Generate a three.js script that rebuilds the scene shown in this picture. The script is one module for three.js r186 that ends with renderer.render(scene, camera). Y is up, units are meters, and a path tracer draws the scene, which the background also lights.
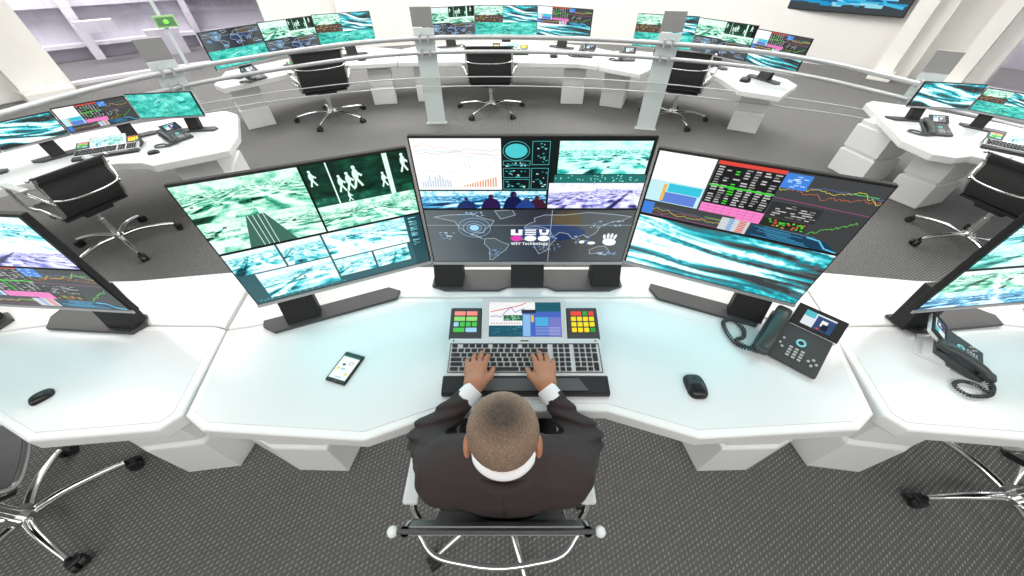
import * as THREE from 'three';
import { RectAreaLightUniformsLib } from 'three/addons/lights/RectAreaLightUniformsLib.js';
import { RoundedBoxGeometry } from 'three/addons/geometries/RoundedBoxGeometry.js';
import { mergeGeometries, mergeVertices } from 'three/addons/utils/BufferGeometryUtils.js';
import { MarchingCubes } from 'three/addons/objects/MarchingCubes.js';
import { ImprovedNoise } from 'three/addons/math/ImprovedNoise.js';

RectAreaLightUniformsLib.init();
const PI = Math.PI, D2R = PI / 180;
const scene = new THREE.Scene();
scene.background = new THREE.Color(0.55, 0.55, 0.58);

// ---------- camera: above and behind the operator, very wide lens ----------
const camera = new THREE.PerspectiveCamera(2 * Math.atan(288 / 340) / D2R, 1024 / 576, 0.05, 60);
camera.position.set(-0.07, 1.86, 0);
camera.lookAt(-0.07, 0.86, -1);
scene.add(camera);

const renderer = new THREE.WebGLRenderer({ antialias: true });
renderer.toneMapping = THREE.LinearToneMapping;
renderer.toneMappingExposure = 1.0;
renderer.shadowMap.enabled = true;

// ---------- ceiling lights: large soft panels, the strongest over the far half of the room ----------
const CEIL = 3.7;
const PANELS = [
  // x, z, width, depth, intensity
  [0, -3.4, 5.0, 2.2, 2.5], [-5.4, -3.2, 3.2, 3.2, 4.2], [5.4, -3.2, 3.2, 3.2, 4.2],
  [-3.2, -7.4, 3.6, 2.6, 7.5], [3.2, -7.4, 3.6, 2.6, 7.5], [0, -9.6, 4.2, 1.6, 5.5],
  [0, 2.2, 5.0, 2.0, 3.9], [-5.0, 2.6, 3, 2.4, 4.2], [5.0, 2.6, 3, 2.4, 4.2],
  [-8.2, -9.6, 2.0, 1.6, 24], [-9.9, -7.4, 1.6, 2.0, 24], [10.3, -7.6, 1.6, 2.2, 26],
];

// ---------- helpers ----------
function rng(seed) { let a = seed >>> 0; return () => { a = (a + 0x6D2B79F5) | 0; let t = Math.imul(a ^ (a >>> 15), 1 | a); t = (t + Math.imul(t ^ (t >>> 7), 61 | t)) ^ t; return ((t ^ (t >>> 14)) >>> 0) / 4294967296; }; }
const noise = new ImprovedNoise();
const taken = {};
function numbered(name) { const k = taken[name] = (taken[name] ?? -1) + 1; return k ? `${name}_${String(k).padStart(3, '0')}` : name; }
function mesh(name, geo, mat, parent) {
  const g = Array.isArray(geo) ? merge(geo) : geo;
  const m = new THREE.Mesh(g, mat); m.name = name; m.castShadow = m.receiveShadow = true; parent.add(m); return m;
}
function merge(list) {
  const l = list.map(g => { let q = g.index ? g.toNonIndexed() : g; for (const k of Object.keys(q.attributes)) if (!['position', 'normal', 'uv'].includes(k)) q.deleteAttribute(k); return q; });
  return mergeGeometries(l, false);
}
function thing(name, label, category, pos = [0, 0, 0], turn = 0, group) {
  const o = new THREE.Group(); o.name = numbered(name); o.position.set(...pos); o.rotation.y = turn;
  o.userData = { label, category }; if (group) o.userData.group = group; scene.add(o); return o;
}
function structure(name, geo, mat) { const m = mesh(name, geo, mat, scene); m.userData.kind = 'structure'; return m; }
function copyThing(src, label, pos, turn, scale, group) {
  const c = src.clone(); c.name = numbered(src.name.replace(/_\d{3}$/, '')); c.userData = { ...src.userData, label }; if (group) c.userData.group = group;
  c.position.set(...pos); c.rotation.y = turn; if (scale) c.scale.set(...scale); scene.add(c); return c;
}
const rb = (w, h, d, r, x = 0, y = 0, z = 0) => new RoundedBoxGeometry(w, h, d, 2, Math.min(r, w / 2.01, h / 2.01, d / 2.01)).translate(x, y, z);
const bx = (w, h, d, x = 0, y = 0, z = 0) => new THREE.BoxGeometry(w, h, d).translate(x, y, z);
const cy = (r0, r1, h, x = 0, y = 0, z = 0, n = 20) => new THREE.CylinderGeometry(r0, r1, h, n).translate(x, y, z);
const v3 = p => new THREE.Vector3(...p);
const tube = (pts, r, n = 24, m = 8, closed = false) => new THREE.TubeGeometry(new THREE.CatmullRomCurve3(pts.map(v3), closed, 'centripetal'), n, r, m, closed);
// a slab whose plan is a polygon of [x, z] points, from y0 to y1, with a bevelled edge
function prism(pts, y0, y1, bevel = 0) {
  const s = new THREE.Shape(pts.map(p => new THREE.Vector2(p[0], -p[1])));
  const g = new THREE.ExtrudeGeometry(s, { depth: y1 - y0 - 2 * bevel, bevelEnabled: bevel > 0, bevelThickness: bevel, bevelSize: bevel, bevelOffset: -bevel, bevelSegments: 2 });
  g.rotateX(-PI / 2); g.translate(0, y0 + bevel, 0); return g;
}
// a profile of [z, y] points extruded along x
function sideProfile(pts, x0, x1, bevel = 0) {
  const s = new THREE.Shape(pts.map(p => new THREE.Vector2(-p[0], p[1])));
  const g = new THREE.ExtrudeGeometry(s, { depth: x1 - x0 - 2 * bevel, bevelEnabled: bevel > 0, bevelThickness: bevel, bevelSize: bevel, bevelOffset: -bevel, bevelSegments: 2 });
  g.rotateY(PI / 2); g.translate(x0 + bevel, 0, 0); return g;
}
function insetPoly(pts, d) {     // shrink a polygon by d towards its inside (works for either winding)
  let area = 0; const n = pts.length; for (let i = 0; i < n; i++) { const a = pts[i], b = pts[(i + 1) % n]; area += a[0] * b[1] - b[0] * a[1]; }
  const s = Math.sign(area), line = i => { const a = pts[i], b = pts[(i + 1) % n], l = Math.hypot(b[0] - a[0], b[1] - a[1]), nx = -(b[1] - a[1]) / l * s, nz = (b[0] - a[0]) / l * s; return [a[0] + nx * d, a[1] + nz * d, b[0] - a[0], b[1] - a[1]]; };
  return pts.map((_, i) => { const [x1, z1, dx1, dz1] = line((i + n - 1) % n), [x2, z2, dx2, dz2] = line(i), c = dx1 * dz2 - dz1 * dx2; if (Math.abs(c) < 1e-9) return [x2, z2]; const t = ((x2 - x1) * dz2 - (z2 - z1) * dx2) / c; return [x1 + dx1 * t, z1 + dz1 * t]; });
}

// ---------- textures ----------
function canvas(w, h, draw) { const c = document.createElement('canvas'); c.width = w; c.height = h; draw(c.getContext('2d'), w, h); return c; }
function printTexture(w, h, draw) { const t = new THREE.CanvasTexture(canvas(w, h, draw)); t.colorSpace = THREE.SRGBColorSpace; t.anisotropy = 8; return t; }
function dataTexture(n, fn, srgb = true) {
  const d = new Uint8Array(n * n * 4);
  for (let j = 0; j < n; j++) for (let i = 0; i < n; i++) { const c = fn(i / n, j / n, i, j), k = (j * n + i) * 4; d[k] = c[0]; d[k + 1] = c[1]; d[k + 2] = c[2]; d[k + 3] = 255; }
  const t = new THREE.DataTexture(d, n, n); t.wrapS = t.wrapT = THREE.RepeatWrapping; t.magFilter = THREE.LinearFilter; t.minFilter = THREE.LinearMipmapLinearFilter; t.generateMipmaps = true; if (srgb) t.colorSpace = THREE.SRGBColorSpace; t.needsUpdate = true; return t;
}
// woven carpet: slanted light loops in staggered rows on a dark ground
const cr = rng(7), carpetTone = Array.from({ length: 32 * 32 }, () => cr());
function loop(u, v) {
  const N = 16, col = Math.floor(u * N), fy = v * N + (col & 1) * 0.5, row = Math.floor(fy);
  const x = u * N - col - 0.5, y = fy - row - 0.5, d = Math.hypot((x + y * 0.75) / 0.26, (y - x * 0.35) / 0.50);
  return [Math.max(0, 1 - d * d), carpetTone[((row & 15) * 32 + col) % 1024]];
}
const carpetMap = dataTexture(512, (u, v) => { const [h, t] = loop(u, v), g = noise.noise(u * 60, v * 60, 3) * 14, s = 88 + h * (42 + t * 34) + g; return [s, s * 1.005, s * 1.0]; });
const carpetBump = dataTexture(512, (u, v) => { const h = loop(u, v)[0] * 255; return [h, h, h]; }, false);

// ---------- materials ----------
const std = (o) => new THREE.MeshStandardMaterial(o);
const phys = (o) => new THREE.MeshPhysicalMaterial(o);
const lin = (r, g, b) => new THREE.Color().setRGB(r, g, b);
const M = {
  carpet: phys({ map: carpetMap, bumpMap: carpetBump, bumpScale: 0.004, roughness: 0.8, sheen: 0.6, sheenRoughness: 0.6, sheenColor: lin(0.8, 0.78, 0.75) }),
  kerb: std({ color: lin(0.2, 0.195, 0.19), roughness: 0.8 }),
  wall: std({ color: lin(0.80, 0.79, 0.77), roughness: 0.7 }),
  rib: std({ color: lin(0.84, 0.83, 0.80), roughness: 0.5 }),
  ceiling: std({ color: lin(0.8, 0.8, 0.8), roughness: 0.8 }),
  corridor: std({ color: lin(0.60, 0.59, 0.64), roughness: 0.8 }),
  corridorPale: std({ color: lin(0.72, 0.71, 0.75), roughness: 0.8 }),
  pane: phys({ color: lin(0.80, 0.79, 0.83), roughness: 0.02, transmission: 1, thickness: 0, ior: 1.5 }),
  desk: phys({ color: lin(0.84, 0.85, 0.85), roughness: 0.32, clearcoat: 0.3, clearcoatRoughness: 0.2 }),
  inlay: phys({ color: lin(0.74, 0.765, 0.775), roughness: 0.30, clearcoat: 0.5, clearcoatRoughness: 0.18 }),
  pedestal: std({ color: lin(0.84, 0.85, 0.85), roughness: 0.45 }),
  drawer: std({ color: lin(0.80, 0.81, 0.815), roughness: 0.45 }),
  black: std({ color: lin(0.006, 0.006, 0.0065), roughness: 0.6 }),
  plate: std({ color: lin(0.055, 0.055, 0.058), roughness: 0.5 }),
  chin: std({ color: lin(0.42, 0.43, 0.44), roughness: 0.4, metalness: 0.3 }),
  chrome: std({ color: lin(0.78, 0.79, 0.79), roughness: 0.16, metalness: 1 }),
  satin: std({ color: lin(0.62, 0.63, 0.63), roughness: 0.38, metalness: 0.7 }),
  fabricBlack: std({ color: lin(0.036, 0.036, 0.037), roughness: 0.75 }),
  fabricGrey: phys({ color: lin(0.21, 0.215, 0.22), roughness: 0.55, sheen: 0.3, sheenRoughness: 0.4 }),
  rubber: std({ color: lin(0.012, 0.012, 0.013), roughness: 0.5 }),
  railGrey: std({ color: lin(0.52, 0.54, 0.55), roughness: 0.35, metalness: 0.35 }),
  postGlass: phys({ color: lin(0.62, 0.70, 0.70), roughness: 0.15, clearcoat: 0.6 }),
  postPlate: std({ color: lin(0.36, 0.36, 0.36), roughness: 0.45, metalness: 0.4 }),
  silver: std({ color: lin(0.66, 0.69, 0.70), roughness: 0.35, metalness: 0.15 }),
  keyDark: std({ color: lin(0.018, 0.019, 0.021), roughness: 0.4 }),
  keyLegend: std({ color: lin(0.5, 0.5, 0.5), roughness: 0.5 }),
  palmrest: std({ color: lin(0.014, 0.015, 0.016), roughness: 0.5 }),
  palmInsert: std({ color: lin(0.10, 0.105, 0.11), roughness: 0.4 }),
  phoneBody: std({ color: lin(0.05, 0.056, 0.058), roughness: 0.5 }),
  phoneHandset: std({ color: lin(0.042, 0.050, 0.052), roughness: 0.42 }),
  phoneWhite: std({ color: lin(0.75, 0.77, 0.78), roughness: 0.4 }),
  mouse: std({ color: lin(0.006, 0.006, 0.0065), roughness: 0.35 }),
  skin: phys({ color: lin(0.42, 0.180, 0.098), roughness: 0.5, sheen: 0.2 }),
  suit: phys({ color: lin(0.030, 0.0195, 0.0205), roughness: 0.85, sheen: 0.12, sheenRoughness: 0.5, sheenColor: lin(0.5, 0.42, 0.42) }),
  shirt: std({ color: lin(0.80, 0.81, 0.83), roughness: 0.8 }),
  trousers: std({ color: lin(0.012, 0.011, 0.012), roughness: 0.8 }),
  shoe: std({ color: lin(0.010, 0.009, 0.009), roughness: 0.3 }),
};
const screenMat = (tex, k = 1) => std({ color: 0x000000, roughness: 0.25, emissive: 0xffffff, emissiveMap: tex, emissiveIntensity: k });

// ---------- what the screens show ----------
const PAL = {
  green: ['#04170f', '#0d4a36', '#2f9a76', '#8fe3c4', '#e9fff4'],
  cyan: ['#06363d', '#0d7f8c', '#33c3cf', '#a3eef2', '#f4ffff'],
  teal: ['#04221f', '#0b6a62', '#27b3a5', '#74e8da', '#dcfffa'],
  purple: ['#1d1c4a', '#4a4aa0', '#8f90dd', '#c9caf6', '#f6f6ff'],
  blue: ['#03142e', '#0b3c78', '#1e86c8', '#6fd0ee', '#e3fbff'],
};
function clipped(c, x, y, w, h, fn) { c.save(); c.beginPath(); c.rect(x, y, w, h); c.clip(); c.translate(x, y); fn(); c.restore(); }
// pictures are worked out point by point at a coarse camera resolution, then drawn into the screen
const rgb = h => [parseInt(h.slice(1, 3), 16), parseInt(h.slice(3, 5), 16), parseInt(h.slice(5, 7), 16)];
function ramp(P, t) { const q = Math.max(0, Math.min(0.9999, t)) * (P.length - 1), i = Math.floor(q), f = q - i, a = rgb(P[i]), b = rgb(P[i + 1]); return [a[0] + (b[0] - a[0]) * f, a[1] + (b[1] - a[1]) * f, a[2] + (b[2] - a[2]) * f]; }
function fbm(x, y, z) { return noise.noise(x, y, z) * 0.55 + noise.noise(x * 2.1, y * 2.1, z + 7) * 0.28 + noise.noise(x * 4.3, y * 4.3, z + 13) * 0.17; }
function picture(c, x, y, w, h, P, fn) {
  const W = Math.max(8, Math.round(w / 2)), H = Math.max(8, Math.round(h / 2)), k = document.createElement('canvas'); k.width = W; k.height = H;
  const q = k.getContext('2d'), im = q.createImageData(W, H);
  for (let j = 0; j < H; j++) for (let i = 0; i < W; i++) { const v = ramp(P, fn(i / W, j / H, W / H)), o = (j * W + i) * 4; im.data[o] = v[0]; im.data[o + 1] = v[1]; im.data[o + 2] = v[2]; im.data[o + 3] = 255; }
  q.putImageData(im, 0, 0); c.drawImage(k, x, y, w, h);
}
// a surveillance picture: pale sky, a horizon, ground streaked in perspective, clusters of dark and light shapes
function feed(c, x, y, w, h, pal, seed, bright = 0.5) {
  const r = rng(seed), P = PAL[pal], hz = 0.12 + r() * 0.22, vx = 0.2 + r() * 0.6, z = seed * 1.37, kind = r(), slope = (r() - 0.5) * 0.25;
  const blobs = Array.from({ length: 5 }, () => [r(), hz + r() * (1 - hz), 0.05 + r() * 0.16, 0.03 + r() * 0.1, r() < 0.6 ? 1 : -1]), lines = Array.from({ length: 4 }, () => (r() - 0.5) * 3);
  picture(c, x, y, w, h, P, (u, v, a) => {
    const hh = hz + slope * (u - 0.5); let t;
    if (v < hh) t = 0.9 + 0.25 * fbm(u * 4 * a, v * 9, z) - (kind > 0.5 ? 0.5 * Math.max(0, fbm(u * 3 * a, v * 3, z + 8) + 0.1) : 0);
    else {
      const d = (v - hh) / (1 - hh) + 0.03, gx = (u - vx) / d; const cell = noise.noise(Math.floor(gx * 5) * 1.7 + 0.3, Math.floor(3.2 / d) * 1.3 + 0.6, z + 21); t = 0.46 + bright * 0.36 + 0.8 * fbm(gx * 1.1 * a, 1.6 / d, z) + 0.16 * fbm(u * 18 * a, v * 24, z + 3) + (d > 0.12 ? 0.55 * cell : 0);
      for (const l of lines) { const q = Math.abs(gx - l); if (q < 0.10) t += (l > 0 ? 0.5 : -0.4) * (1 - q / 0.10); }
    }
    for (const [bx2, by, rx, ry, s] of blobs) { const q = Math.hypot((u - bx2) / rx, (v - by) / ry); if (q < 1) t += s * 0.5 * (1 - q * q) * (0.7 + 0.6 * fbm(u * 30, v * 30, z)); }
    return 0.5 + (t - 0.5) * 1.25;
  });
  clipped(c, x, y, w, h, () => { for (let i = 0; i < 14; i++) { c.globalAlpha = 0.7; c.fillStyle = P[r() < 0.6 ? 0 : 4]; const q = 1 + r() * w * 0.025; c.fillRect(r() * w, h * (hz + r() * (0.9 - hz)), q * 1.4, q * (0.4 + r() * 0.6)); } c.globalAlpha = 1; });
}
function thermal(c, x, y, w, h, seed) {   // white walking figures on a dark picture
  const r = rng(seed);
  clipped(c, x, y, w, h, () => {
    picture(c, 0, 0, w, h, ['#03120d', '#0b3a2b', '#1d6a50', '#8fe3c4'], (u, v) => 0.28 + 0.5 * fbm(u * 6, v * 5, seed) + (v > 0.8 ? 0.35 * fbm(u * 20, v * 8, 4) + 0.2 : 0));
    c.globalAlpha = 1; c.fillStyle = '#dffcee'; c.fillRect(w * 0.22, 0, w * 0.015, h); c.fillRect(w * 0.76, 0, w * 0.05, h);
    for (const [u, v, s] of [[0.06, 0.3, 0.5], [0.3, 0.52, 0.55], [0.38, 0.5, 0.6], [0.46, 0.42, 0.7], [0.72, 0.6, 0.5], [0.95, 0.28, 0.6], [0.34, 0.86, 0.35]]) {
      const X = u * w, Y = v * h, S = s * h * 0.5; c.beginPath(); c.arc(X, Y - S * 0.62, S * 0.13, 0, 7); c.fill();
      c.beginPath(); c.ellipse(X, Y - S * 0.15, S * 0.2, S * 0.38, 0.1, 0, 7); c.fill();
      c.lineWidth = S * 0.16; c.strokeStyle = '#dffcee'; c.beginPath(); c.moveTo(X, Y + S * 0.1); c.lineTo(X - S * 0.25, Y + S * 0.75); c.moveTo(X, Y + S * 0.1); c.lineTo(X + S * 0.28, Y + S * 0.7); c.moveTo(X, Y - S * 0.35); c.lineTo(X + S * 0.4, Y); c.stroke();
    }
  });
}
function swoosh(c, x, y, w, h, seed) {    // bright cyan pictures bent as in curved mirrors
  const z = seed * 0.73, P = ['#2c3437', '#566064', '#15808f', '#2fc6d2', '#b4f4f6', '#ffffff', '#ffffff'];
  picture(c, x, y, w, h, P, (u, v) => {
    const a = 0.34 + 0.25 * noise.noise(u * 1.4, v * 1.4, z), p = u * Math.cos(a) + v * Math.sin(a) * 0.6, q = -u * Math.sin(a) * 0.9 + v * Math.cos(a);
    const wq = q + 0.12 * noise.noise(p * 2.2, q * 3, z + 2), s = noise.noise(p * 1.5, wq * 7.5, z) + 0.45 * noise.noise(p * 3, wq * 17, z + 4);
    return 0.50 + 1.15 * s + 0.22 * fbm(u * 26, v * 18, z + 9) * (noise.noise(u * 3, v * 4, z + 5) > 0 ? 2 : 0.4);
  });
}
function whiteChart(c, x, y, w, h, seed) {
  const r = rng(seed);
  clipped(c, x, y, w, h, () => {
    c.fillStyle = '#fdfdfd'; c.fillRect(0, 0, w, h); c.lineWidth = 1.5;
    for (const [col, v] of [['#8fb0cf', 0.2], ['#d99a90', 0.16], ['#9a9a9a', 0.28]]) { c.strokeStyle = col; c.beginPath(); let q = v; for (let i = 0; i <= 40; i++) { q += (r() - 0.5) * 0.05; c.lineTo(i / 40 * w, q * h); } c.stroke(); }
    for (let i = 0; i < 14; i++) { c.fillStyle = r() < 0.5 ? '#e2663f' : '#5c7ba8'; c.fillRect(w * (0.04 + r() * 0.9), h * (0.46 + r() * 0.08), 4, 3); }
    for (let i = 0; i < 12; i++) { c.fillStyle = '#c8d3de'; const t = h * (0.1 + r() * 0.18); c.fillRect(w * (0.05 + i * 0.03), h * 0.94 - t, w * 0.02, t); }
    for (let i = 0; i < 13; i++) { c.fillStyle = '#e0a27f'; const t = h * (0.04 + i * 0.014); c.fillRect(w * (0.55 + i * 0.031), h * 0.94 - t, w * 0.018, t); }
    c.strokeStyle = '#b8c4d0'; c.strokeRect(w * 0.03, h * 0.62, w * 0.42, h * 0.33);
  });
}
function hud(c, x, y, w, h, seed) {
  const r = rng(seed);
  clipped(c, x, y, w, h, () => {
    c.fillStyle = '#071618'; c.fillRect(0, 0, w, h); c.strokeStyle = '#5fd6d6'; c.lineWidth = 2;
    c.fillStyle = '#49c6cc'; c.beginPath(); c.ellipse(w * 0.3, h * 0.22, w * 0.22, h * 0.13, 0, 0, 7); c.fill(); c.beginPath(); c.ellipse(w * 0.3, h * 0.22, w * 0.26, h * 0.17, 0, 0, 7); c.stroke();
    for (const [a, b, p, q] of [[0.62, 0.05, 0.34, 0.42], [0.04, 0.54, 0.54, 0.18], [0.04, 0.76, 0.54, 0.2], [0.62, 0.54, 0.34, 0.42], [0.04, 0.4, 0.54, 0.08]]) {
      c.strokeRect(a * w, b * h, p * w, q * h); for (let i = 0; i < 14; i++) { c.fillStyle = r() < 0.7 ? '#3fb8bb' : '#d6ffff'; c.fillRect((a + 0.03 + r() * p * 0.75) * w, (b + 0.03 + r() * q * 0.8) * h, w * 0.05 * r() + 3, h * 0.018); }
    }
  });
}
function people(c, x, y, w, h, seed) {
  feed(c, x, y, w, h, 'blue', seed, 0.35); const r = rng(seed);
  clipped(c, x, y, w, h, () => { for (const [u, col, s] of [[0.56, '#241048', 1], [0.74, '#0f1748', 1.25], [0.93, '#3c1230', 0.9], [0.36, '#152a62', 0.75], [0.84, '#1d3f86', 0.7]]) { const X = u * w, T = h * (0.72 - 0.5 * s); c.fillStyle = col; c.beginPath(); c.ellipse(X, T + h * 0.1, w * 0.021 * s, h * 0.13 * s, 0, 0, 7); c.fill(); c.beginPath(); c.moveTo(X - w * 0.02, T + h * 0.2); c.lineTo(X + w * 0.02, T + h * 0.2); c.quadraticCurveTo(X + w * 0.08, T + h * 0.3, X + w * 0.075, h); c.lineTo(X - w * 0.085, h); c.quadraticCurveTo(X - w * 0.07, T + h * 0.3, X - w * 0.02, T + h * 0.2); c.fill(); c.fillStyle = '#8a3a2a'; c.globalAlpha = 0.6; c.beginPath(); c.ellipse(X + w * 0.01, T + h * 0.12, w * 0.01 * s, h * 0.08, 0, 0, 7); c.fill(); c.globalAlpha = 1; } });
}
const LAND = [
  [[-165, 65], [-140, 70], [-95, 72], [-80, 62], [-62, 56], [-66, 46], [-80, 32], [-81, 25], [-97, 26], [-105, 20], [-90, 15], [-84, 9], [-95, 16], [-112, 26], [-124, 40], [-130, 54], [-150, 60]],
  [[-80, 9], [-62, 10], [-50, 0], [-36, -7], [-42, -22], [-56, -36], [-66, -50], [-73, -52], [-72, -20], [-81, -5]],
  [[-16, 28], [-6, 35], [10, 37], [30, 31], [42, 12], [51, 11], [40, -8], [34, -25], [20, -34], [12, -16], [8, 4], [-10, 6], [-17, 15]],
  [[-9, 38], [-2, 48], [10, 54], [8, 62], [25, 70], [60, 70], [100, 76], [140, 72], [175, 66], [160, 56], [142, 52], [125, 40], [120, 25], [106, 12], [98, 20], [80, 8], [70, 22], [55, 26], [44, 14], [36, 32], [26, 38], [12, 42]],
  [[114, -22], [130, -12], [142, -12], [152, -26], [146, -38], [130, -32], [116, -34]], [[-50, 60], [-25, 70], [-30, 82], [-60, 80], [-55, 70]],
];
function worldMap(c, x, y, w, h, seed, logo) {
  const r = rng(seed);
  clipped(c, x, y, w, h, () => {
    const g = c.createLinearGradient(0, 0, w, 0); g.addColorStop(0, '#5f666a'); g.addColorStop(0.4, '#39434a'); g.addColorStop(0.55, '#2b2c3a'); g.addColorStop(0.75, '#454645'); g.addColorStop(1, '#4e5456'); c.fillStyle = g; c.fillRect(0, 0, w, h);
    c.fillStyle = '#5a4420'; c.globalAlpha = 0.8; c.beginPath(); c.ellipse(w * 0.68, h * 0.18, w * 0.07, h * 0.14, 0, 0, 7); c.fill();
    c.fillStyle = '#102a63'; c.beginPath(); c.ellipse(w * 0.6, h * 0.42, w * 0.18, h * 0.16, 0, 0, 7); c.fill(); c.globalAlpha = 1;
    c.lineWidth = 2.4; c.strokeStyle = '#c6d4de';
    for (const L of LAND) { c.beginPath(); for (const [lo, la] of L) c.lineTo((lo + 180) / 360 * w, (84 - la) / 140 * h); c.closePath(); c.stroke(); c.fillStyle = 'rgba(150,170,185,0.13)'; c.fill(); }
    c.strokeStyle = '#8fc4ee'; for (const q of [0.16, 0.11, 0.07, 0.04]) { c.beginPath(); c.ellipse(w * 0.23, h * 0.33, h * q * 1.5, h * q * 1.1, 0, 0, 7); c.stroke(); } c.fillStyle = '#9fd8ff'; c.beginPath(); c.ellipse(w * 0.23, h * 0.33, h * 0.07, h * 0.05, 0, 0, 7); c.fill();
    for (const [u, v, a, b] of [[0.16, 0.04, 0.12, 0.08], [0.04, 0.4, 0.08, 0.16], [0.29, 0.72, 0.07, 0.18], [0.52, 0.64, 0.14, 0.14], [0.8, 0.2, 0.15, 0.12], [0.72, 0.48, 0.08, 0.16], [0.86, 0.8, 0.1, 0.06]])
      for (let i = 0; i < 26; i++) { c.fillStyle = ['#3f7ec6', '#7db6f0', '#cfe8ff'][Math.floor(r() * 3)]; c.fillRect((u + r() * a) * w, (v + r() * b) * h, 3 + r() * 12, 3); }
    c.fillStyle = '#dfe9ee'; c.fillRect(w * 0.605, 0, 2, h); c.fillRect(0, h * 0.28, w, 1.5);
    if (logo) {
      c.fillStyle = '#f4f8fb';
      c.fillRect(w * 0.41, h * 0.36, w * 0.022, h * 0.1); c.fillRect(w * 0.447, h * 0.36, w * 0.02, h * 0.1); c.fillRect(w * 0.41, h * 0.43, w * 0.057, h * 0.04);
      for (let i = 0; i < 3; i++) c.fillRect(w * 0.48, h * (0.36 + i * 0.04), w * 0.055, h * 0.025);
      c.fillRect(w * 0.55, h * 0.36, w * 0.014, h * 0.06); c.fillRect(w * 0.585, h * 0.36, w * 0.014, h * 0.06); c.fillRect(w * 0.555, h * 0.42, w * 0.04, h * 0.04);
      for (const [u, col] of [[0.438, '#d93aa8'], [0.508, '#f4f8fb'], [0.575, '#f4f8fb']]) { c.fillStyle = col; c.beginPath(); c.ellipse(w * u, h * 0.53, w * 0.03, h * 0.055, 0, 0, 7); c.fill(); }
      c.fillStyle = '#f4f8fb'; c.font = `bold ${Math.round(h * 0.075)}px sans-serif`; c.fillText('WEY Technology', w * 0.41, h * 0.66);
      c.beginPath(); c.ellipse(w * 0.91, h * 0.6, w * 0.035, h * 0.07, 0.2, 0, 7); c.fill(); for (let i = 0; i < 4; i++) { c.beginPath(); c.ellipse(w * (0.88 + i * 0.018), h * (0.47 + Math.abs(i - 1.5) * 0.02), w * 0.007, h * 0.05, -0.2 + i * 0.15, 0, 7); c.fill(); }
      c.beginPath(); c.ellipse(w * 0.82, h * 0.62, w * 0.02, h * 0.03, 0, 0, 7); c.fill(); c.beginPath(); c.ellipse(w * 0.77, h * 0.6, w * 0.014, h * 0.03, 0, 0, 7); c.fill();
    }
  });
}
function priceLine(c, x, y, w, h, seed) {
  const r = rng(seed);
  clipped(c, x, y, w, h, () => {
    c.fillStyle = '#3f4143'; c.fillRect(0, 0, w, h);
    for (const [col, v, k] of [['#5b79b8', 0.4, 0.04], ['#d06a3c', 0.52, 0.14], ['#e4d84e', 0.5, 0.14]]) { c.strokeStyle = col; c.lineWidth = 2.2; c.beginPath(); let q = v; for (let i = 0; i <= 60; i++) { q += (r() - 0.5) * k + (v - q) * 0.08; c.lineTo(i / 60 * w, q * h); } c.stroke(); }
    c.strokeStyle = '#c04a9a'; c.lineWidth = 2; c.beginPath(); c.moveTo(0, h * 0.86); c.lineTo(w, h * 0.95); c.stroke(); c.fillStyle = '#4bd03f'; c.fillRect(w * 0.7, h * 0.35, w * 0.25, 3);
  });
}
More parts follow.
